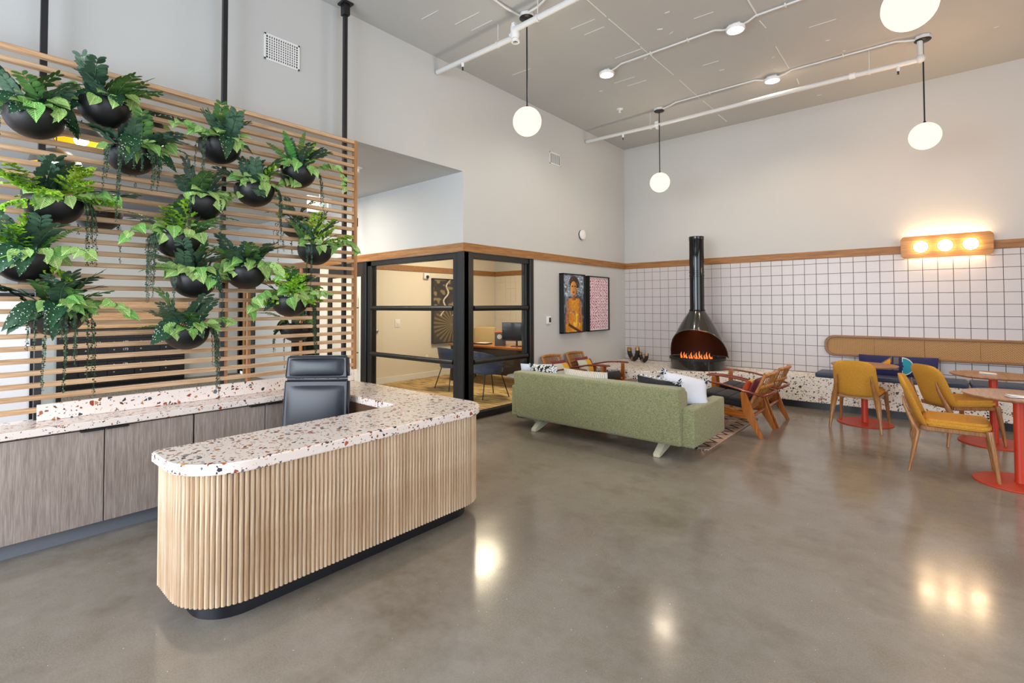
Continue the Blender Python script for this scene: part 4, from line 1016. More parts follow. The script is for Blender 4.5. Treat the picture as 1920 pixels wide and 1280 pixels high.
r = thing('wall_speaker', 'small round white wall device above the oak band', 'device', (WX, 7.18, 2.71)); bm = B(); lathe(bm, [(0, 0), (.085, 0), (.085, .012), (0, .012)], 24, M=Matrix.Rotation(PI / 2, 4, 'Y')); finish(bm, 'mounting_plate', M_blackm, r); bm = B(); lathe(bm, [(.0, .012), (.078, .012), (.085, .02), (.08, .045), (.05, .055), (0, .058)], 24, M=Matrix.Rotation(PI / 2, 4, 'Y')); finish(bm, 'cover', M_white, r, ang=50)
M_art = vcol('art_print', .45)
L3 = lambda h: col(h)[:3]
def lerp(a, b, t_): t_ = max(0, min(1, t_)); return tuple(x + (y - x) * t_ for x, y in zip(a, b))
def hsh(x, y, s=0):
    v = math.sin(x * 127.1 + y * 311.7 + s * 74.7) * 43758.5453; return v - math.floor(v)
def vn(x, y, s=0):
    i, j = math.floor(x), math.floor(y); fx, fy = x - i, y - j; fx = fx * fx * (3 - 2 * fx); fy = fy * fy * (3 - 2 * fy)
    return (hsh(i, j, s) * (1 - fx) + hsh(i + 1, j, s) * fx) * (1 - fy) + (hsh(i, j + 1, s) * (1 - fx) + hsh(i + 1, j + 1, s) * fx) * fy
def ell(u, v, cx, cy_, a, b): return ((u - cx) / a) ** 2 + ((v - cy_) / b) ** 2 < 1
def portrait(u, v):
    n = vn(u * 14, v * 20, 1); n2 = vn(u * 40, v * 60, 2)
    c = lerp(L3('#3c444c'), L3('#93a8bb'), (v - .35) * 1.1 + (n - .5) * 1.3)
    if v > .62 and n2 > .72: c = L3('#d5dfe8')
    x = u - .52
    # torso and arms in gold
    sh = .60 - abs(x) * .25
    w = .36 if v < .52 else .36 - max(0, v - .52) * 1.6
    if v < .585 and abs(x) < w + (.04 if v < .3 else 0):
        c = lerp(L3('#b86a12'), L3('#e9a52a'), n2 * .9 + .2 * math.cos(x * 9))
        if n > .72 and v < .35: c = L3('#f4c84e')
        if abs(x) > .24 and v > .15: c = lerp(L3('#7e4a2c'), L3('#c98a5a'), n2)
        if abs(v - .12 - (u - .3) * -.25) < .025 and u > .25: c = L3('#4a2a14')
        if abs(v - .22 - (.9 - u) * .3) < .03 and u < .6: c = lerp(L3('#7e4a2c'), L3('#d8a070'), n2)
    if .55 < v < .68 and abs(x) < .075: c = L3('#a55a2a') if x < .02 else L3('#7a3c1c')
    if ell(u, v, .52, .90, .20, .085) or ell(u, v, .40, .86, .10, .06) or ell(u, v, .68, .84, .11, .07): c = L3('#2a2320') if n2 > .35 else L3('#6b4a30')
    if ell(u, v, .5, .765, .15, .125):
        c = lerp(L3('#8a4a20'), L3('#e8a850'), .65 - (u - .5) * 2.4 + (n2 - .5) * .5)
        if ell(u, v, .45, .80, .035, .012) or ell(u, v, .57, .80, .035, .014): c = L3('#1c1a28')
        if ell(u, v, .50, .695, .05, .014): c = L3('#a3181a')
        if abs(u - .51) < .012 and .72 < v < .79: c = L3('#c07a3a')
    return c
def pinkpat(u, v):
    if u < .035 or u > .965 or v < .02 or v > .98: return L3('#e7e0e4')
    a = abs(math.sin(u * 30 + 2 * math.sin(v * 26) + 3 * vn(u * 9, v * 14, 4)) * math.sin(v * 58 + 2.0 * math.sin(u * 22)))
    return lerp(L3('#e9dce2'), L3('#a83a5c'), 2.4 * (a - .35)) if a > .35 else L3('#ead9e0')
def framed(name, y0, y1, z0, z1, X, depth, label, fn, nx, ny, fwdt=.018):
    r = thing('framed_art', label, 'picture', (X, (y0 + y1) / 2, (z0 + z1) / 2)); w, h = (y1 - y0) / 2, (z1 - z0) / 2; bm = B()
    for a, b in (((0, -w, -h), (depth, w, -h + fwdt)), ((0, -w, h - fwdt), (depth, w, h)), ((0, -w, -h), (depth, -w + fwdt, h)), ((0, w - fwdt, -h), (depth, w, h))): bx(bm, a, b, .002, 1)
    finish(bm, 'frame', M_blackm, r, ang=20); box_obj('backing', (0, -w + .01, -h + .01), (depth - .03, w - .01, h - .01), M_blackm, r, smooth=False)
    M = Matrix(((0, 0, 1, depth - .024), (1, 0, 0, 0), (0, 1, 0, 0), (0, 0, 0, 1)))
    painted_grid('print', (w - fwdt) * 2, (h - fwdt) * 2, nx, ny, fn, M_art, r, M)
framed('p', 6.51, 7.165, 1.045, 2.02, WX + .002, .085, 'black framed painting of a gold dressed woman on the left wall', portrait, 80, 120)
framed('p', 7.295, 7.985, 1.045, 2.01, WX + .002, .085, 'black framed pink patterned print beside the gold portrait', pinkpat, 110, 160)
# ------------------------------------------------------------------ green sofa
sf = thing('sofa', 'long green tweed sofa seen from behind on cream wedge legs', 'sofa', (-2.87, 5.02, 0))
def sb(name, a, b, bev=.03, seg=4, shear=0, m=None):
    bm = B(); bx(bm, a, b, bev, seg)
    if shear:
        for v in bm.verts: v.co.y -= shear * max(0, v.co.z - .15)
    return finish(bm, name, m or M_sofa, sf, ang=60)
o = sb('backrest', (-1.02, -.42, .145), (1.02, -.20, .705), .03, 4, .14)
sb('arm', (1.0, -.385, .145), (1.135, .50, .515), .022, 3); sb('arm', (-1.135, -.385, .145), (-1.0, .50, .515), .022, 3)
sb('seat_base', (-1.0, -.25, .15), (1.0, .47, .30), .015, 2)
for k in (-1, 0, 1): sb('seat_cushion', (k * .662 - .328, -.24, .30), (k * .662 + .328, .49, .43), .035, 4)
for k in (-1, 0, 1):
    bm = B(); bx(bm, (k * .662 - .326, -.26, .42), (k * .662 + .326, -.13, .66), .045, 4); finish(bm, 'back_cushion', M_sofa, sf, ang=60)
for sx in (-.78, .76):
    for sy, fl in ((-.395, 1), (.44, -1)):
        bm = B(); poly = [(0, 0), (.04, 0), (.56, .135), (.56, .15), (.19, .15), (0, .03)]
        prism(bm, [(a * fl * 1.0, b) for a, b in poly][::fl], -.035, .035, .006, M=Matrix.Translation((sx, sy + .0, .003)) @ YZ)
        finish(bm, 'leg', M_cream, sf, ang=30)
def throw_pillow(name, label, w, h, t_, loc, rot, m, cat='pillow', extra=None, group=None, n=12):
    r = thing('throw_pillow', label, cat, loc, rot=rot, group=group); bm = B(); pillow(bm, w, h, t_, n); finish(bm, 'cover', m, r, ang=80)
    return r
def tassels(r, spots, s, m1, m2, seed=3):
    rr = random.Random(seed)
    for (x, y) in spots:
        for mm in (m1, m2):
            bm = B()
            for k in range(16):
                a = rr.uniform(0, 2 * PI); d = Vector((x * .25 + rr.uniform(-.5, .5) * .3, y * .25 + rr.uniform(-.5, .5) * .3, rr.uniform(-.3, .4))).normalized()
                p = Vector((x, y, 0)) + Vector((rr.uniform(-1, 1), rr.uniform(-1, 1), rr.uniform(-1, 1))) * s * .25
                tube(bm, [p, p + d * s * .5 + Vector((0, 0, -.2 * s)), p + d * s * .8 + Vector((0, 0, -.55 * s))], [.005, .006, .003], 4)
            finish(bm, 'tassel', mm, r, ang=80)
M_whitefab = fabric('white_pillow_fabric', '#c9cfdc', '#dfe4ee'); M_off = fabric('cream_pillow_fabric', '#cfc8b8', '#e4dfd2')
u_ = Vector((.70, .55, -.20)).normalized(); v_2 = Vector((-.4, .55, .75)); v_2 = (v_2 - u_ * v_2.dot(u_)).normalized()
PROT = Matrix((u_, v_2, u_.cross(v_2))).transposed().to_euler()
p = throw_pillow('', 'white pillow with black and white corner tassels slumped over the sofa arm', .46, .36, .15, (-1.965, 5.02, .625), PROT, M_whitefab)
tassels(p, [(.205, .155), (-.21, .165)], .08, M_blackfab, M_whitefab)
bm = B()
for k in range(26): tube(bm, [(-.20 + .40 * k / 25, .160, -.006), (-.195 + .40 * k / 25, .172, .006)], .004, 4)
finish(bm, 'edge_stitch', M_blackfab, p)
p = throw_pillow('', 'black pillow edged with white pompoms behind the sofa back', .46, .40, .13, (-2.14, 4.77, .565), (R(-76), R(5), R(2)), M_blackfab)
for k in range(9):
    bm = B(); bmesh.ops.create_icosphere(bm, subdivisions=1, radius=.013, matrix=Matrix.Translation((-.19 + .38 * k / 8, -.198, .02))); finish(bm, 'pompom', M_whitefab, p, ang=180)
tassels(p, [(.21, -.19)], .07, M_blackfab, M_whitefab, 5)
t = NT('black_white_pattern_fabric'); v_ = t.obj((22, 22, 22)); w_ = t.noise(v_, 1.1, 2, .6)
t.set(color=t.ramp(w_, [(.46, col('#17181a')), (.49, col('#dcdcda')), (.58, col('#c9c9c6')), (.62, col('#4d5361')), (.72, col('#b9bcc4'))], 'CONSTANT'), rough=.9); M_bw = t.m
p = throw_pillow('', 'black and white patterned pillow at the left end of the sofa', .46, .44, .15, (-3.60, 4.80, .575), (R(-76), 0, R(-6)), M_bw)
p2_ = throw_pillow('', 'white and charcoal speckled pillow in the left sofa corner', .40, .40, .14, (-3.83, 4.93, .58), (R(-72), 0, R(30)), M_whitefab)
t = NT('ribbed_cream_fabric'); w_ = t.n('TexWave', {'Vector': t.obj(), 'Scale': 14.0, 'Distortion': 1.5}, bands_direction='X').outputs['Fac']
t.set(color=t.mix(w_, col('#b9b1a2'), col('#e6e0d4')), rough=.9).bump(w_, .8, .01); M_rib = t.m
throw_pillow('', 'cream ribbed pillow in the middle of the sofa', .60, .40, .17, (-3.0, 4.78, .575), (R(-78), 0, R(-3)), M_rib)

# ------------------------------------------------------------------ teak lounge chairs
def lounge(label, x, y, rz, cush):
    r = thing('lounge_chair', label, 'armchair', (x, y, 0), rz, 'teak lounge chairs around the rug')
    for s_ in (-1, 1):
        Y = s_ * .285
        MM = Matrix.Translation((0, Y, 0)) @ XZ
        bm = B(); prism(bm, [(-.395, 0), (-.355, 0), (-.225, .20), (-.17, .30), (-.155, .50), (-.215, .50), (-.275, .33), (-.33, .17)], -.014, .014, .005, M=MM); finish(bm, 'rear_leg', M_teakz, r, ang=40)
        bm = B(); prism(bm, [(.315, 0), (.345, 0), (.365, .30), (.355, .575), (.305, .575), (.29, .30)], -.014, .014, .005, M=MM); finish(bm, 'front_leg', M_teakz, r, ang=40)
        bm = B(); prism(bm, [(-.30, .20), (.33, .25), (.33, .325), (-.24, .275)], -.011, .011, .004, M=MM); finish(bm, 'side_rail', M_teak, r, ang=40)
        bm = B(); pts = [(-.40, Y * .93, .475), (-.30, Y, .500), (-.15, Y * 1.01, .535), (.05, Y * 1.01, .575), (.25, Y * 1.02, .592), (.40, Y * 1.03, .592), (.425, Y * 1.03, .588)]
        tube(bm, pts, [.024, .027, .025, .023, .025, .028, .018], 8, flat=(.5, 1.15)); finish(bm, 'arm', M_teakred, r, ang=60)
        bm = B(); tube(bm, [(.34, s_ * .235, .345), (.15, s_ * .235, .325), (-.05, s_ * .235, .285), (-.17, s_ * .235, .30), (-.25, s_ * .235, .38), (-.33, s_ * .235, .55), (-.40, s_ * .235, .71)], .017, 8); finish(bm, 'rattan_side', M_rattan, r, ang=60)
        bm = B(); tube(bm, [(.33, s_ * .22, .30), (.10, s_ * .22, .275), (-.08, s_ * .22, .245), (-.20, s_ * .225, .29), (-.255, s_ * .23, .36)], .013, 8); finish(bm, 'rattan_under_rail', M_rattan, r, ang=60)
    tube_obj('front_stretcher', [(.325, -.28, .29), (.325, .28, .29)], .02, M_teak, r, 8); tube_obj('rear_stretcher', [(-.26, -.28, .235), (-.26, .28, .235)], .018, M_teak, r, 8)
    def bow(x0, z, d, rr_, nm, m, w=.24):
        bm = B(); tube(bm, [(x0 - d * (1 - (k / 6) ** 2), w * k / 6, z + .012 * (1 - (k / 6) ** 2)) for k in range(-6, 7)], rr_, 8); finish(bm, nm, m, r, ang=60)
    bow(-.40, .705, .055, .021, 'crest_rail', M_rattan); bow(-.345, .565, .06, .021, 'middle_rail', M_rattan); bow(-.385, .478, .05, .018, 'back_arm_rail', M_teakred, .27)
    bow(-.20, .29, .02, .014, 'lower_rail', M_rattan)
    sp0 = None
    for k in range(13):
        q = -1 + 2 * (k + .5) / 13; yy = .22 * q; c = 1 - q * q
        if sp0 is None:
            pass
        bm = B(); tube(bm, [(-.40 - .055 * c, yy, .705), (-.345 - .055 * c, yy, .57), (-.28 - .04 * c, yy * .96, .42), (-.20 - .02 * c, yy * .93, .295)], .0075, 5, flat=(.7, 1.3)); finish(bm, 'spindle', M_reed, r, ang=60)
    if cush:
        bm = B(); Mx = Matrix.Translation((.08, 0, .375)) @ Matrix.Rotation(R(-6), 4, 'Y')
        bx(bm, (-.26, -.225, -.045), (.27, .225, .045), .035, 4, M=Mx); finish(bm, 'seat_cushion', M_blackfab, r, ang=60)
        for k in (-1, 0, 1):
            bm = B(); bx(bm, (k * .165 - .085, -.228, .01), (k * .165 + .085, .228, .062), .03, 3, M=Mx); finish(bm, 'cushion_tuft', M_blackfab, r, ang=60)
    return r
lounge('teak lounge chair with black seat cushion, nearer of the pair facing the sofa side', -1.86, 6.27, PI, True)
lounge('teak lounge chair with black seat cushion, nearer the terrazzo bench on the right', -1.86, 6.96, PI, True)
lounge('teak lounge chair with red cushion against the left wall, nearer the office glass', -4.13, 6.19, 0, True)
lounge('teak lounge chair against the left wall, nearer the terrazzo hearth', -4.13, 6.84, 0, True)
def geo(u, v, pal):
    if v > .78 - .25 * u: return L3(pal[0])
    if u > .55 and v < .6: return L3(pal[1])
    if u < .25: return L3(pal[2])
    return L3(pal[3])
def chair_pillow(label, x, y, rz, m1, m2, m3, lean=1):
    r = thing('chair_pillow', label, 'pillow', (x, y, .505), rz=0, group='small pillows on the lounge chairs', rot=(R(90 - 22), 0, rz)); bm = B(); pillow(bm, .40, .25, .10, 12); finish(bm, 'cover', m1, r, ang=80)
    bm = B(); prism(bm, [(-.19, .02), (.19, .06), (.19, .115), (-.19, .115)], -.02, .02); 
    bm.free()
    for (a, b, mm, nm) in ((-.19, -.02, m3, 'light_patch'), (.13, .195, m2, 'red_patch')):
        bm = B(); pillow(bm, .402, .252, .106, 16)
        kill = [f for f in bm.faces if not (a <= f.calc_center_median().x <= b)]
        bmesh.ops.delete(bm, geom=kill, context='FACES'); finish(bm, nm, mm, r, ang=80)
    return r
M_yel = fabric('yellow_patch', '#d39a12', '#ecb32a'); M_mar = fabric('maroon_patch', '#6a1c28', '#82283a'); M_lg = fabric('pale_sage_patch', '#b9bfa8', '#d0d4c2')
chair_pillow('yellow and pale pillow on the left wall chair nearer the office', -4.30, 6.19, PI / 2, M_yel, M_mar, M_lg)
chair_pillow('yellow pillow with pale corner on the left wall chair nearer the hearth', -4.30, 6.84, PI / 2, M_yel, M_mar, M_lg)
chair_pillow('yellow and red pillow on the right-hand chair nearest the sofa', -1.69, 6.27, -PI / 2, M_yel, plain('orange_red_patch', '#b8431c', .9), M_lg)
for (x, y, rz, lb) in ((-4.375, 6.22, PI / 2, 'maroon pillow tucked behind the yellow one, chair nearer the office'), (-4.375, 6.87, PI / 2, 'maroon pillow tucked behind the yellow one, chair nearer the hearth'), (-1.615, 6.25, -PI / 2, 'maroon pillow tucked behind the yellow one on the right-hand chair')):
    r = thing('chair_pillow', lb, 'pillow', (x, y, .54), rot=(R(66), 0, rz), group='small pillows on the lounge chairs'); bm = B(); pillow(bm, .38, .24, .07, 12); finish(bm, 'cover', M_mar, r, ang=80)

# rug, coffee table, books
t = NT('zigzag_rug'); v_ = t.obj(); sx_ = t.n('SeparateXYZ', {0: v_})
zg = t.math('PINGPONG', t.math('MULTIPLY', sx_.outputs[1], 5.0), .5)
f_ = t.math('FRACT', t.math('ADD', t.math('MULTIPLY', sx_.outputs[0], 4.0), zg))
ln = t.math('LESS_THAN', t.math('ABSOLUTE', t.math('SUBTRACT', f_, .5)), .085)
n_1 = t.noise(t.obj((20, 90, 20)), 1, 3, .7)
c = t.ramp(n_1, [(.34, col('#7d6455')), (.47, col('#b8967f')), (.56, col('#d6c0ac')), (.68, col('#6f5a50'))])
c = t.mix(ln, c, col('#2c2324')); t.set(color=c, rough=.95).bump(n_1, .6, .004)
rg = thing('area_rug', 'salmon and brown zigzag woven rug under the lounge chairs', 'rug', (-2.95, 6.1, 0)); bm = B(); bx(bm, (-1.15, -.93, .001), (1.16, .93, .014), .004, 1); finish(bm, 'rug_body', t.m, rg, ang=30)
bm = B()
for s_ in (-1, 1):
    for k in range(60): tube(bm, [(-1.13 + k * .0383, s_ * .925, .008), (-1.13 + k * .0383 + rnd.uniform(-.01, .01), s_ * .965, .004)], .003, 4)
finish(bm, 'fringe', M_off, rg)
ct = thing('coffee_table', 'low walnut coffee table behind the green sofa', 'table', (-2.95, 6.35, .014))
bm = B(); prism(bm, rrect(-.48, -.30, .48, .30, .08, 6), .385, .41, .006); finish(bm, 'tabletop', wood('walnut', '#8a5634', '#5e3820', 0, .3), ct, ang=30)
for sx in (-.38, .38):
    for sy in (-.22, .22): bm = B(); tube(bm, [(sx, sy, .386), (sx * 1.08, sy * 1.1, 0)], [.02, .012], 8); finish(bm, 'leg', M_walnut, ct)
for (x, y, z, w, h, th, a, c_, lb) in ((-3.02, 6.43, .425, .30, .22, .022, .1, '#46566e', 'slate blue large book on the coffee table'), (-3.0, 6.43, .448, .27, .20, .016, .25, '#c7ccd6', 'pale magazine lying on the slate blue book')):
    r = thing('book', lb, 'book', (x, y, z), a, 'books on the coffee table'); box_obj('cover', (-w / 2, -h / 2, 0), (w / 2, h / 2, th), plain('book_cover_' + c_[1:], c_, .4), r, .002); box_obj('pages', (-w / 2 + .004, -h / 2 - .0005, .003), (w / 2 + .0008, h / 2 + .0005, th - .003), M_white, r)
r = thing('tray', 'dark wooden tray on the coffee table near the fireplace', 'tray', (-2.66, 6.40, .425), .3); bm = B(); prism(bm, rrect(-.14, -.10, .14, .10, .03), 0, .012, .003); finish(bm, 'base', M_walnut, r); bm = B(); tube(bm, [(a, b, .016) for a, b in rrect(-.14, -.10, .14, .10, .03)], .007, 6, closed=True); finish(bm, 'rim', M_blackm, r)
st = thing('side_table', 'small round grey side table at the left end of the sofa', 'table', (-4.25, 5.16, 0))
bm = B(); lathe(bm, [(0, .53), (.19, .53), (.215, .54), (.22, .548), (.215, .556), (0, .558)], 36); finish(bm, 'tabletop', plain('grey_stone_top', '#8b8f8c', .3), st, ang=40)
bm = B(); lathe(bm, [(0, 0), (.085, 0), (.085, .012), (.02, .02), (.018, .53), (0, .53)], 24); finish(bm, 'pedestal', M_black, st, ang=40)

# ------------------------------------------------------------------ mustard chairs and round tables
def shell_back(bm, th=.045):
    """curved, leaning upholstered back; grid over (u across, v up)"""
    nu, nv = 14, 12
    def P(u, v, o):
        z = .40 + .44 * v; half = .235 - .02 * v
        if v > .82: half *= (1 - .30 * ((v - .82) / .18) ** 2)
        if v < .2: half *= 1 - .06 * ((.2 - v) / .2)
        y = u * half; x = -.20 - .13 * v - .02 * v * v + .055 * u * u * (1 - .4 * v)
        top = 1 - .0 * abs(u)
        return Vector((x - o * 1.0, y * (1 - .06 * (o / th)), z - .015 * abs(u) ** 3 * v))
    g = {}
    for s_ in (0, 1):
        for i in range(nu + 1):
            for j in range(nv + 1):
                u = 2 * i / nu - 1; v = j / nv; e = min(1, 4.5 * min(1 - abs(u), v, 1 - v) + .12) ** .5
                mid = th / 2; o = mid + (s_ - .5) * th * e
                g[s_, i, j] = bm.verts.new(P(u, v, o))
        for i in range(nu):
            for j in range(nv): bm.faces.new((g[s_, i, j], g[s_, i + 1, j], g[s_, i + 1, j + 1], g[s_, i, j + 1]))
    bord = [(i, 0) for i in range(nu)] + [(nu, j) for j in range(nv)] + [(i, nv) for i in range(nu, 0, -1)] + [(0, j) for j in range(nv, 0, -1)]
    for a, b in zip(bord, bord[1:] + bord[:1]): bm.faces.new((g[0][a] if 0 else g[(0,) + a], g[(0,) + b], g[(1,) + b], g[(1,) + a]))
def make_chair():
    r = bpy.data.objects.new('dining_chair', None); COL.objects.link(r)
    bm = B(); shell_back(bm); finish(bm, 'backrest', M_mustard, r, ang=80)
    bm = B(); t_ = rrect(-.20, -.235, .25, .235, .07, 6); prism(bm, t_, .415, .478, .02, seg=4)
    for v in bm.verts:
        if v.co.z > .45: v.co.z += .012 * (1 - (v.co.y / .24) ** 2)
    finish(bm, 'seat', M_mustard, r, ang=60)
    bm = B()
    for s_ in (-1, 1): bx(bm, (-.20, s_ * .215 - .011, .375), (.24, s_ * .215 + .011, .413), .004, 1)
    bx(bm, (.215, -.21, .375), (.238, .21, .413), .004, 1); bx(bm, (-.21, -.21, .375), (-.188, .21, .413), .004, 1); finish(bm, 'seat_frame', M_walnut, r, ang=30)
    for s_ in (-1, 1):
        bm = B(); tube(bm, [(-.30, s_ * .255, 0), (-.262, s_ * .235, .20), (-.238, s_ * .215, .36), (-.285, s_ * .195, .47), (-.325, s_ * .178, .58), (-.342, s_ * .168, .665)], [.014, .023, .035, .024, .018, .008], 8, flat=(.72, 1)); finish(bm, 'rear_leg', M_leg_pale, r, ang=60)
        bm = B(); tube(bm, [(.285, s_ * .255, 0), (.262, s_ * .242, .20), (.235, s_ * .228, .40), (.232, s_ * .225, .425)], [.013, .020, .026, .025], 8); finish(bm, 'front_leg', M_leg_pale, r, ang=60)
    return r
ch0 = make_chair()
CH = [(.095, 5.985, 0, 'mustard upholstered chair at the nearest round table, standing in front'), (.155, 7.305, R(38), 'mustard upholstered chair turned toward the far round table'), (-.725, 7.385, R(86), 'mustard upholstered chair with its back to the camera at the left round table')]
for i, (x, y, rz, lb) in enumerate(CH):
    o = ch0 if i == 0 else copy_tree(ch0); o.location = (x, y, 0); o.rotation_euler = (0, 0, rz); tag(o, lb, 'chair', 'mustard chairs at the round tables')
def make_table():
    r = bpy.data.objects.new('round_table', None); COL.objects.link(r)
    bm = B(); lathe(bm, [(0, .715), (.33, .715), (.352, .728), (.355, .735), (.352, .74), (0, .742)], 56); finish(bm, 'tabletop', M_tabletop, r, ang=30)
    bm = B(); lathe(bm, [(0, 0), (.295, 0), (.298, .006), (.295, .012), (.05, .016), (0, .016)], 56); finish(bm, 'base_disc', M_red, r, ang=40)
    bm = B(); lathe(bm, [(.038, .014), (.036, .03), (.036, .70), (.10, .705), (.10, .715), (0, .715)], 28); finish(bm, 'post', M_red, r, ang=40)
    return r
t0_ = make_table()
for i, (x, y, lb) in enumerate(((.515, 5.885, 'round oak table on a red pedestal, nearest and cut by the right edge'), (.46, 7.42, 'round oak table on a red pedestal, the one behind the nearest'), (-.70, 7.66, 'round oak table on a red pedestal, half hidden behind a mustard chair'))):
    o = t0_ if i == 0 else copy_tree(t0_); o.location = (x, y, 0); tag(o, lb, 'table', 'red pedestal tables')
for (x, y, lb, a) in ((.50, 5.72, 'folded white card on the nearest round table', .3), (.42, 7.42, 'folded white card on the second round table', 0)):
    r = thing('table_card', lb, 'card', (x, y, .743), a, 'white cards on the tables'); bm = B(); bx(bm, (-.07, -.045, 0), (.07, .045, .008), .003, 1); finish(bm, 'lower_leaf', M_white, r); bm = B(); bx(bm, (-.068, -.044, .008), (.066, .040, .014), .002, 1, M=Matrix.Rotation(R(4), 4, 'Y')); finish(bm, 'upper_leaf', M_white, r)

# ------------------------------------------------------------------ office chair at the desk
oc = thing('office_chair', 'black leather office chair with a two panel back behind the desk', 'chair', (-3.62, 1.84, 0), R(-47))
def cushion_panel(nm, z0, z1, x0, w0, w1, lean):
    bm = B(); n = 8
    poly = [(-w0, z0), (w0, z0), (w1, z1), (-w1, z1)]
    prism(bm, poly, -.03, .03, .0, M=Matrix(((0, 0, 1, 0), (1, 0, 0, 0), (0, 1, 0, 0), (0, 0, 0, 1))))
    bmesh.ops.bevel(bm, geom=bm.edges[:], offset=.018, segments=3, affect='EDGES')
    for v in bm.verts: v.co.x += x0 - lean * (v.co.z - .45)
    o = finish(bm, nm, M_leather, oc, ang=70)
    bm = B(); q = [(x0 + .026 - lean * (z - .45), y, z) for y, z in ((-w0 + .014, z0 + .012), (w0 - .014, z0 + .012), (w1 - .014, z1 - .012), (-w1 + .014, z1 - .012))]
    tube(bm, q, .006, 6, closed=True); finish(bm, 'piping', M_leather, o)
    bm = B(); pillow(bm, (w0 + w1) * .92, (z1 - z0) * .82, .05, 12, corner=.02, M=Matrix.Translation((x0 + .026 - lean * ((z0 + z1) / 2 - .45), 0, (z0 + z1) / 2)) @ Matrix.Rotation(-math.atan(lean), 4, 'Y') @ Matrix(((0, 0, 1, 0), (1, 0, 0, 0), (0, 1, 0, 0), (0, 0, 0, 1))))
    finish(bm, 'padding', M_leather, o, ang=80)
cushion_panel('upper_back_panel', .925, 1.105, -.13, .252, .240, .10); cushion_panel('lower_back_panel', .50, .920, -.13, .262, .252, .10)
bm = B(); bx(bm, (-.18, -.25, .44), (.28, .25, .51), .03, 3); finish(bm, 'seat', M_leather, oc, ang=60)
for s_ in (-1, 1): tube_obj('back_upright', [(-.10, s_ * .14, .42), (-.20, s_ * .14, .50), (-.245, s_ * .14, 1.0)], .012, M_chrome, oc)
bm = B(); lathe(bm, [(0, .08), (.03, .08), (.03, .25), (.022, .25), (.022, .42), (.10, .43), (0, .44)], 20); finish(bm, 'gas_column', M_chrome, oc, ang=40)
for k in range(5):
    a = R(72 * k + 20); bm = B(); tube(bm, [(0, 0, .10), (.15 * math.cos(a), .15 * math.sin(a), .09), (.28 * math.cos(a), .28 * math.sin(a), .07)], [.022, .018, .013], 8); lg = finish(bm, 'base_leg', M_chrome, oc)
    bm = B(); lathe(bm, [(0, -.012), (.03, -.012), (.03, .012), (0, .012)], 14, M=Matrix.Translation((.28 * math.cos(a), .28 * math.sin(a), .031)) @ Matrix.Rotation(a, 4, 'Z') @ Matrix.Rotation(PI / 2, 4, 'Y')); finish(bm, 'caster', M_blackm, lg)

# ------------------------------------------------------------------ inside the glass office
def tub_chair(label, x, y, rz):
    r = thing('tub_chair', label, 'chair', (x, y, .012), rz, 'blue tub chairs in the glass office')
    bm = B(); nu, nv = 24, 8; g = {}
    for s_ in (0, 1):
        for i in range(nu + 1):
            th = R(-118 + 236 * i / nu); 
            for j in range(nv + 1):
                v = j / nv; hgt = .36 * (1 - .42 * (abs(th) / R(118)) ** 2.2); rad_ = .235 + .055 * v - (.028 if s_ == 0 else 0)
                g[s_, i, j] = bm.verts.new((-rad_ * math.cos(th), rad_ * 1.05 * math.sin(th), .42 + hgt * v - .03))
        for i in range(nu):
            for j in range(nv): bm.faces.new((g[s_, i, j], g[s_, i + 1, j], g[s_, i + 1, j + 1], g[s_, i, j + 1]))
    bord = [(i, 0) for i in range(nu)] + [(nu, j) for j in range(nv)] + [(i, nv) for i in range(nu, 0, -1)] + [(0, j) for j in range(nv, 0, -1)]
    for a, b in zip(bord, bord[1:] + bord[:1]): bm.faces.new((g[(0,) + a], g[(0,) + b], g[(1,) + b], g[(1,) + a]))
    finish(bm, 'shell_back', M_blue, r, ang=60)
    bm = B(); lathe(bm, [(0, .39), (.22, .39), (.245, .41), (.245, .45), (.22, .475), (0, .485)], 28); finish(bm, 'seat', M_blue, r, ang=50)
    for sx, sy in ((-1, -1), (-1, 1), (1, -1), (1, 1)): tube_obj('leg', [(sx * .15, sy * .15, .40), (sx * .25, sy * .24, 0)], .009, M_black, r)
    return r
tub_chair('blue tub chair in the glass office, seen through the left pane', -6.60, 6.05, R(80))
tub_chair('blue tub chair in the glass office, nearer the sofa', -5.58, 5.88, R(75))
dk = thing('office_desk', 'wooden desk inside the glass office', 'desk', (-6.2, 7.0, .012))
bm = B(); bx(bm, (-1.2, -.38, .70), (1.15, .38, .735), .004, 1); finish(bm, 'desktop', M_teak, dk, ang=30)
bm = B(); bx(bm, (-1.15, -.34, 0), (-1.11, .34, .70)); bx(bm, (1.06, -.34, 0), (1.10, .34, .70)); bx(bm, (-1.11, .05, .15), (1.06, .08, .70)); finish(bm, 'desk_frame', plain('desk_dark_wood', '#3a2a20', .5), dk, smooth=False)
mn = thing('computer_monitor', 'black computer monitor on the office desk', 'monitor', (-5.85, 6.92, .748), R(-62)); box_obj('screen', (-.015, -.27, .10), (.012, .27, .44), M_blackm, mn, .006); box_obj('display', (.012, -.26, .115), (.0135, .26, .43), plain('screen_glass', '#101318', .06), mn); tube_obj('stand', [(-.03, 0, .01), (-.03, 0, .22)], .018, M_black, mn); box_obj('foot', (-.09, -.10, 0), (.06, .10, .010), M_black, mn, .003)
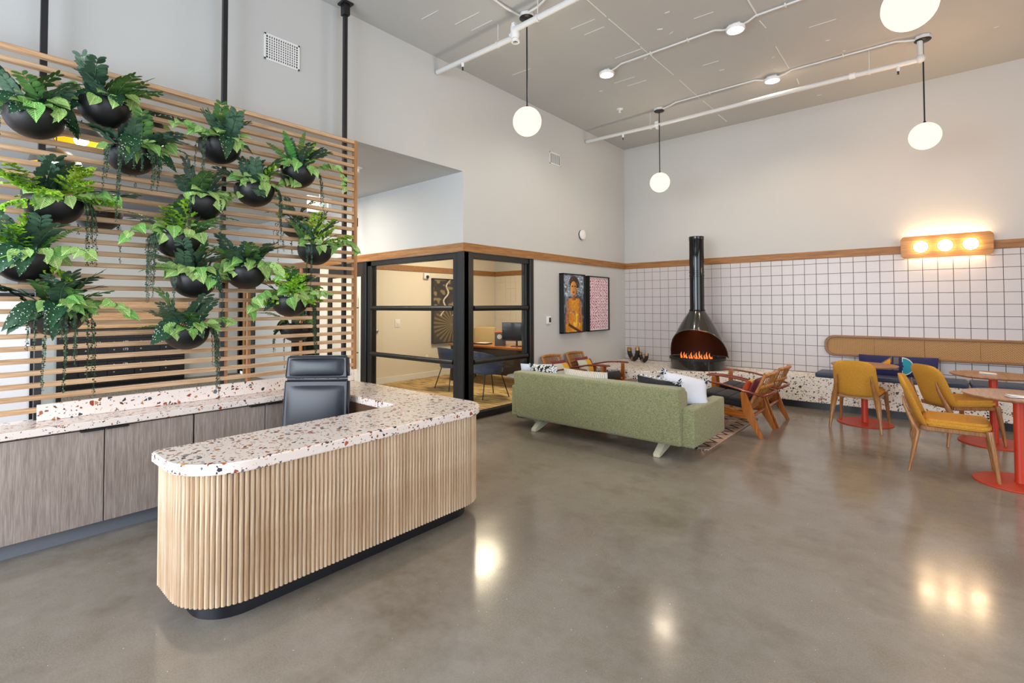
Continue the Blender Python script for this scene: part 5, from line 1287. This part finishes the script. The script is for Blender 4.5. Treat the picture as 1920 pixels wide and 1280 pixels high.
bx_ = thing('file_box', 'dark grey box with a cream emblem on the office desk', 'box', (-6.25, 6.92, .748), R(35)); box_obj('box_body', (-.09, -.13, 0), (.09, .13, .26), plain('grey_box', '#4a4c4c', .6), bx_, .004); box_obj('box_lid', (-.094, -.134, .235), (.094, .134, .265), plain('orange_lid', '#b8622c', .6), bx_, .003); bm = B(); lathe(bm, [(0, 0), (.045, 0), (.045, .003), (0, .003)], 16, M=Matrix.Translation((0, -.134, .17)) @ Matrix.Rotation(PI / 2, 4, 'X')); finish(bm, 'emblem', M_off, bx_)
kb = thing('desk_papers', 'dark folder lying on the office desk', 'folder', (-6.75, 6.95, .748), .2); box_obj('folder_cover', (-.16, -.11, 0), (.16, .11, .02), M_blackm, kb, .003); box_obj('paper', (-.10, -.09, .02), (.14, .10, .024), M_white, kb)
ec = thing('executive_chair', 'tan leather chair behind the office desk', 'chair', (-7.5, 7.75, .012), R(-60)); bm = B(); bx(bm, (-.20, -.25, .55), (-.12, .25, 1.02), .038, 4); finish(bm, 'backrest', plain('tan_leather', '#c3a878', .45), ec, ang=60); bm = B(); bx(bm, (-.2, -.25, .42), (.25, .25, .50), .03, 3); finish(bm, 'seat', plain('tan_leather_seat', '#c3a878', .45), ec, ang=60)
bm = B(); lathe(bm, [(0, 0), (.27, 0), (.27, .02), (.03, .05), (.03, .42), (0, .42)], 20); finish(bm, 'pedestal', M_chrome, ec)
lm = thing('desk_lamp', 'dark shaded lamp on the office desk beside the monitor', 'lamp', (-5.62, 7.05, .748)); bm = B(); lathe(bm, [(0, 0), (.07, 0), (.07, .015), (.008, .02), (.008, .62), (0, .62)], 16); finish(bm, 'stem', M_gold, lm); bm = B(); lathe(bm, [(.13, .52), (.12, .70), (.115, .70), (.125, .52)], 24); finish(bm, 'lamp_shade', M_blackm, lm, ang=50)
def palm(u, v):
    n = vn(u * 12, v * 22, 7); c = lerp(L3('#1d1712'), L3('#4c3c26'), n)
    x, y = u - .62, (v - .28) * 2.0; a = math.atan2(y, x); r_ = math.hypot(x, y)
    if r_ < .62:
        s_ = abs(math.sin(a * 13)); c = lerp(L3('#1a140f'), L3('#9b8354'), s_ ** 3 * (1 - r_ * .8) + .08)
    for k, (o, f_, p_) in enumerate(((.30, 6, 0), (.62, 5, 1.5))):
        xx = o + .22 * (v - .45) * 1.6 + .05 * math.sin(v * 26 + p_)
        if v > .42 and abs(u - xx) < .022: c = L3('#d8cfc0')
    if v > .5 and n > .62: c = lerp(c, L3('#b09a68'), .5)
    return c
framed('p', 6.74, 7.70, .70, 2.08, IX + .002, .06, 'dark bronze palm leaf print on the office wall', palm, 80, 130)
r = thing('wall_switch', 'small white switch plate on the office wall', 'switch', (IX, 5.885, 1.155)); box_obj('plate', (0, -.06, -.08), (.008, .06, .08), M_white, r, .002); box_obj('rocker', (.008, -.02, -.03), (.012, .02, .03), M_white, r, .001)
r = thing('security_camera', 'small white device high on the office wall', 'device', (IX, 6.59, 2.12)); box_obj('mount', (0, -.07, -.06), (.05, .07, .06), M_white, r, .01); bm = B(); bmesh.ops.create_uvsphere(bm, u_segments=12, v_segments=8, radius=.035, matrix=Matrix.Translation((.055, .01, -.02))); finish(bm, 'lens_dome', M_blackm, r)
r = thing('door_lock', 'round metal lock on the wall seen through the left office pane', 'lock', (IX, 5.41, 1.02)); bm = B(); lathe(bm, [(0, 0), (.03, 0), (.03, .02), (.015, .03), (0, .03)], 16, M=Matrix.Rotation(PI / 2, 4, 'Y')); finish(bm, 'cylinder', M_chrome, r); box_obj('key', (.02, -.004, -.07), (.024, .004, -.01), M_chrome, r)
r = thing('power_outlet', 'white outlet plate low on the office wall', 'outlet', (IX, 6.62, .42)); box_obj('plate', (0, -.04, -.06), (.006, .04, .06), M_white, r, .002)
for (x, y) in ((-6.3, 6.4),):
    r = thing('ceiling_light', 'warm disc light on the office ceiling', 'light', (x, y, ZS)); bm = B(); lathe(bm, [(0, -.03), (.14, -.03), (.15, -.02), (.15, -.001), (0, -.001)], 28); finish(bm, 'lens', glow('office_disc', (1, .84, .62, 1), 3), r, ang=40)
    l = bpy.data.lights.new('office_light', 'AREA'); l.shape = 'DISK'; l.size = .9; l.energy = 75; l.color = (1, .82, .58); o = bpy.data.objects.new('office_light', l); COL.objects.link(o); o.location = (x, y, ZS - .06)

# ------------------------------------------------------------------ corridor and mailroom beyond the screen
def text_obj(body, size, depth, m, parent, loc, rot, name='letter'):
    cu = bpy.data.curves.new('txt', 'FONT'); cu.body = body; cu.size = size; cu.extrude = depth; cu.align_x = 'CENTER'; cu.align_y = 'CENTER'
    o = bpy.data.objects.new('txt', cu); COL.objects.link(o); bpy.context.view_layer.update()
    me = bpy.data.meshes.new_from_object(o.evaluated_get(bpy.context.evaluated_depsgraph_get())); bpy.data.objects.remove(o)
    me.materials.clear(); me.materials.append(m); q = bpy.data.objects.new(name, me); COL.objects.link(q); q.parent = parent; q.location = loc; q.rotation_euler = rot
    return q
sg = thing('wall_lettering', 'black raised letter N on the corridor wall above the door', 'sign', (-7.12, PY - .012, 2.845)); text_obj('N', .20, .012, M_blackm, sg, (0, 0, 0), (R(90), 0, 0))
mb = thing('mailbox_bank', 'black bank of numbered mailboxes low beyond the slat screen', 'mailboxes', (-11.72, 2.25, .008))
box_obj('cabinet', (-.2, -1.04, 0), (.0, 1.04, 1.09), M_black, mb, .004); box_obj('wood_ledge', (-.21, -1.06, 1.09), (.03, 1.06, 1.16), M_slat, mb, .003)
M_mbd = plain('mailbox_door_black', '#1a1a1c', .3); d0 = k0 = None; num = 160
for i in range(5):
    for j in range(7):
        y = -.82 + .41 * i; z = .13 + .138 * j
        if d0 is None:
            bm = B(); bx(bm, (.002, -.198, -.064), (.014, .198, .064), .003, 1); d0 = o = finish(bm, 'mailbox_door', M_mbd, mb, ang=20); bm = B(); lathe(bm, [(0, 0), (.016, 0), (.014, .012), (0, .014)], 10, M=Matrix.Translation((.014, -.11, 0)) @ Matrix.Rotation(PI / 2, 4, 'Y')); k0 = finish(bm, 'lock', M_chrome, o)
        else: o = inst(d0, 'mailbox_door', mb); inst(k0, 'lock', o)
        o.location = (0, y, z); 
        n_ = {(2, 5): '172', (2, 4): '173', (2, 3): '175', (2, 2): '176', (3, 3): '179', (1, 3): '169', (1, 5): '163'}.get((i, j))
        if n_: text_obj(n_, .06, .001, M_white, o, (.0155, .06, 0), (R(90), 0, R(90)), 'number')
for (y, z, lb) in ((3.30, .30, 0),): pass
wp = struct(box_obj('wall_mail_panel', (-11.94, 1.2, 1.17), (-11.90, 3.4, 1.62), M_slat, None, smooth=False), 'pale wood panel over the mailboxes')
struct(box_obj('column', (-11.94, .86, .0), (-11.6, 1.19, ZS), plain('grey_concrete_column', '#6e6c68', .8, var=.15, nscale=12), None, smooth=False), 'grey concrete column')
gd = bpy.data.objects.new('door_2', None); COL.objects.link(gd); struct(gd, 'bright frosted lobby door with a black edge frame')
box_obj('frosted_leaf', (-7.02, -1.6, .02), (-6.99, .60, 1.60), plain('frosted_white', '#eef3fb', .25, var=0), gd, smooth=False); box_obj('edge_frame', (-7.03, .60, 0), (-6.98, .655, 1.62), M_black, gd); box_obj('edge_frame', (-7.03, .80, 0), (-6.98, .84, 1.62), M_black, gd); box_obj('side_pane', (-7.01, .655, .05), (-7.0, .80, 1.60), plain('pale_side_glass', '#aeb8ba', .15), gd); box_obj('head_frame', (-7.03, -1.6, 1.60), (-6.98, .84, 1.64), M_black, gd)
for i, (x, y, z, lb) in enumerate(((-6.0, .83, 3.05, 'yellow lined dome lamp seen through the slats, upper left'), (-6.0, .66, 2.80, 'yellow lined dome lamp seen through the slats, below the other'))):
    r = thing('dome_pendant', lb, 'lamp', (x, y, z), 0, 'dome pendants beyond the screen'); bm = B(); lathe(bm, [(.19, -.03), (.17, .04), (.11, .10), (.03, .13), (0, .13)], 32); finish(bm, 'shade', plain('grey_shade', '#55524d', .4), r, ang=60)
    bm = B(); lathe(bm, [(.186, -.028), (.165, .036), (.105, .094), (.03, .122), (0, .122)], 32); finish(bm, 'shade_lining', plain('yellow_lining', '#e8b400', .4), r, ang=60); bm = B(); bmesh.ops.create_uvsphere(bm, u_segments=16, v_segments=10, radius=.055, matrix=Matrix.Translation((0, 0, .0))); finish(bm, 'bulb', glow('cool_bulb', (.9, .93, 1, 1), 9), r)
    tube_obj('cord', [(0, 0, .13), (0, 0, ZS - z)], .004, M_black, r)
ex = thing('exit_sign', 'small green exit sign hanging beyond the slats at upper right', 'sign', (-7.0, 3.70, 3.02)); box_obj('sign_plate', (-.01, -.19, -.12), (.01, .19, .12), M_white, ex, .003); text_obj('EXIT', .17, .003, glow('exit_green', (0, .55, .3, 1), .9), ex, (.012, 0, 0), (R(90), 0, R(90)), 'lettering'); tube_obj('hanger', [(0, 0, .12), (0, 0, ZS - 3.02)], .006, M_white, ex)
bm_ = thing('beam_box', 'dark blue-grey soffit box seen through the slats at the left', 'duct', (-8.0, 1.6, 2.86)); box_obj('box_body', (-.3, -1.0, -.14), (.3, .9, .16), plain('slate_box', '#323842', .5), bm_, .004)
for x, y in ((-6.3, 1.5), (-9.5, 1.8), (-7.0, 3.2)):
    r = thing('ceiling_light', {-6.3: 'disc light on the corridor ceiling behind the screen', -9.5: 'disc light on the mailroom ceiling', -7.0: 'disc light on the corridor ceiling near the door'}[x], 'light', (x, y, ZS)); bm = B(); lathe(bm, [(0, -.02), (.09, -.02), (.095, -.015), (.095, -.001), (0, -.001)], 24); finish(bm, 'lens', M_disc, r, ang=40)
    l = bpy.data.lights.new('corridor_light', 'AREA'); l.shape = 'DISK'; l.size = .4; l.energy = 38; l.color = (1, .88, .70); o = bpy.data.objects.new('corridor_light', l); COL.objects.link(o); o.location = (x, y, ZS - .05)
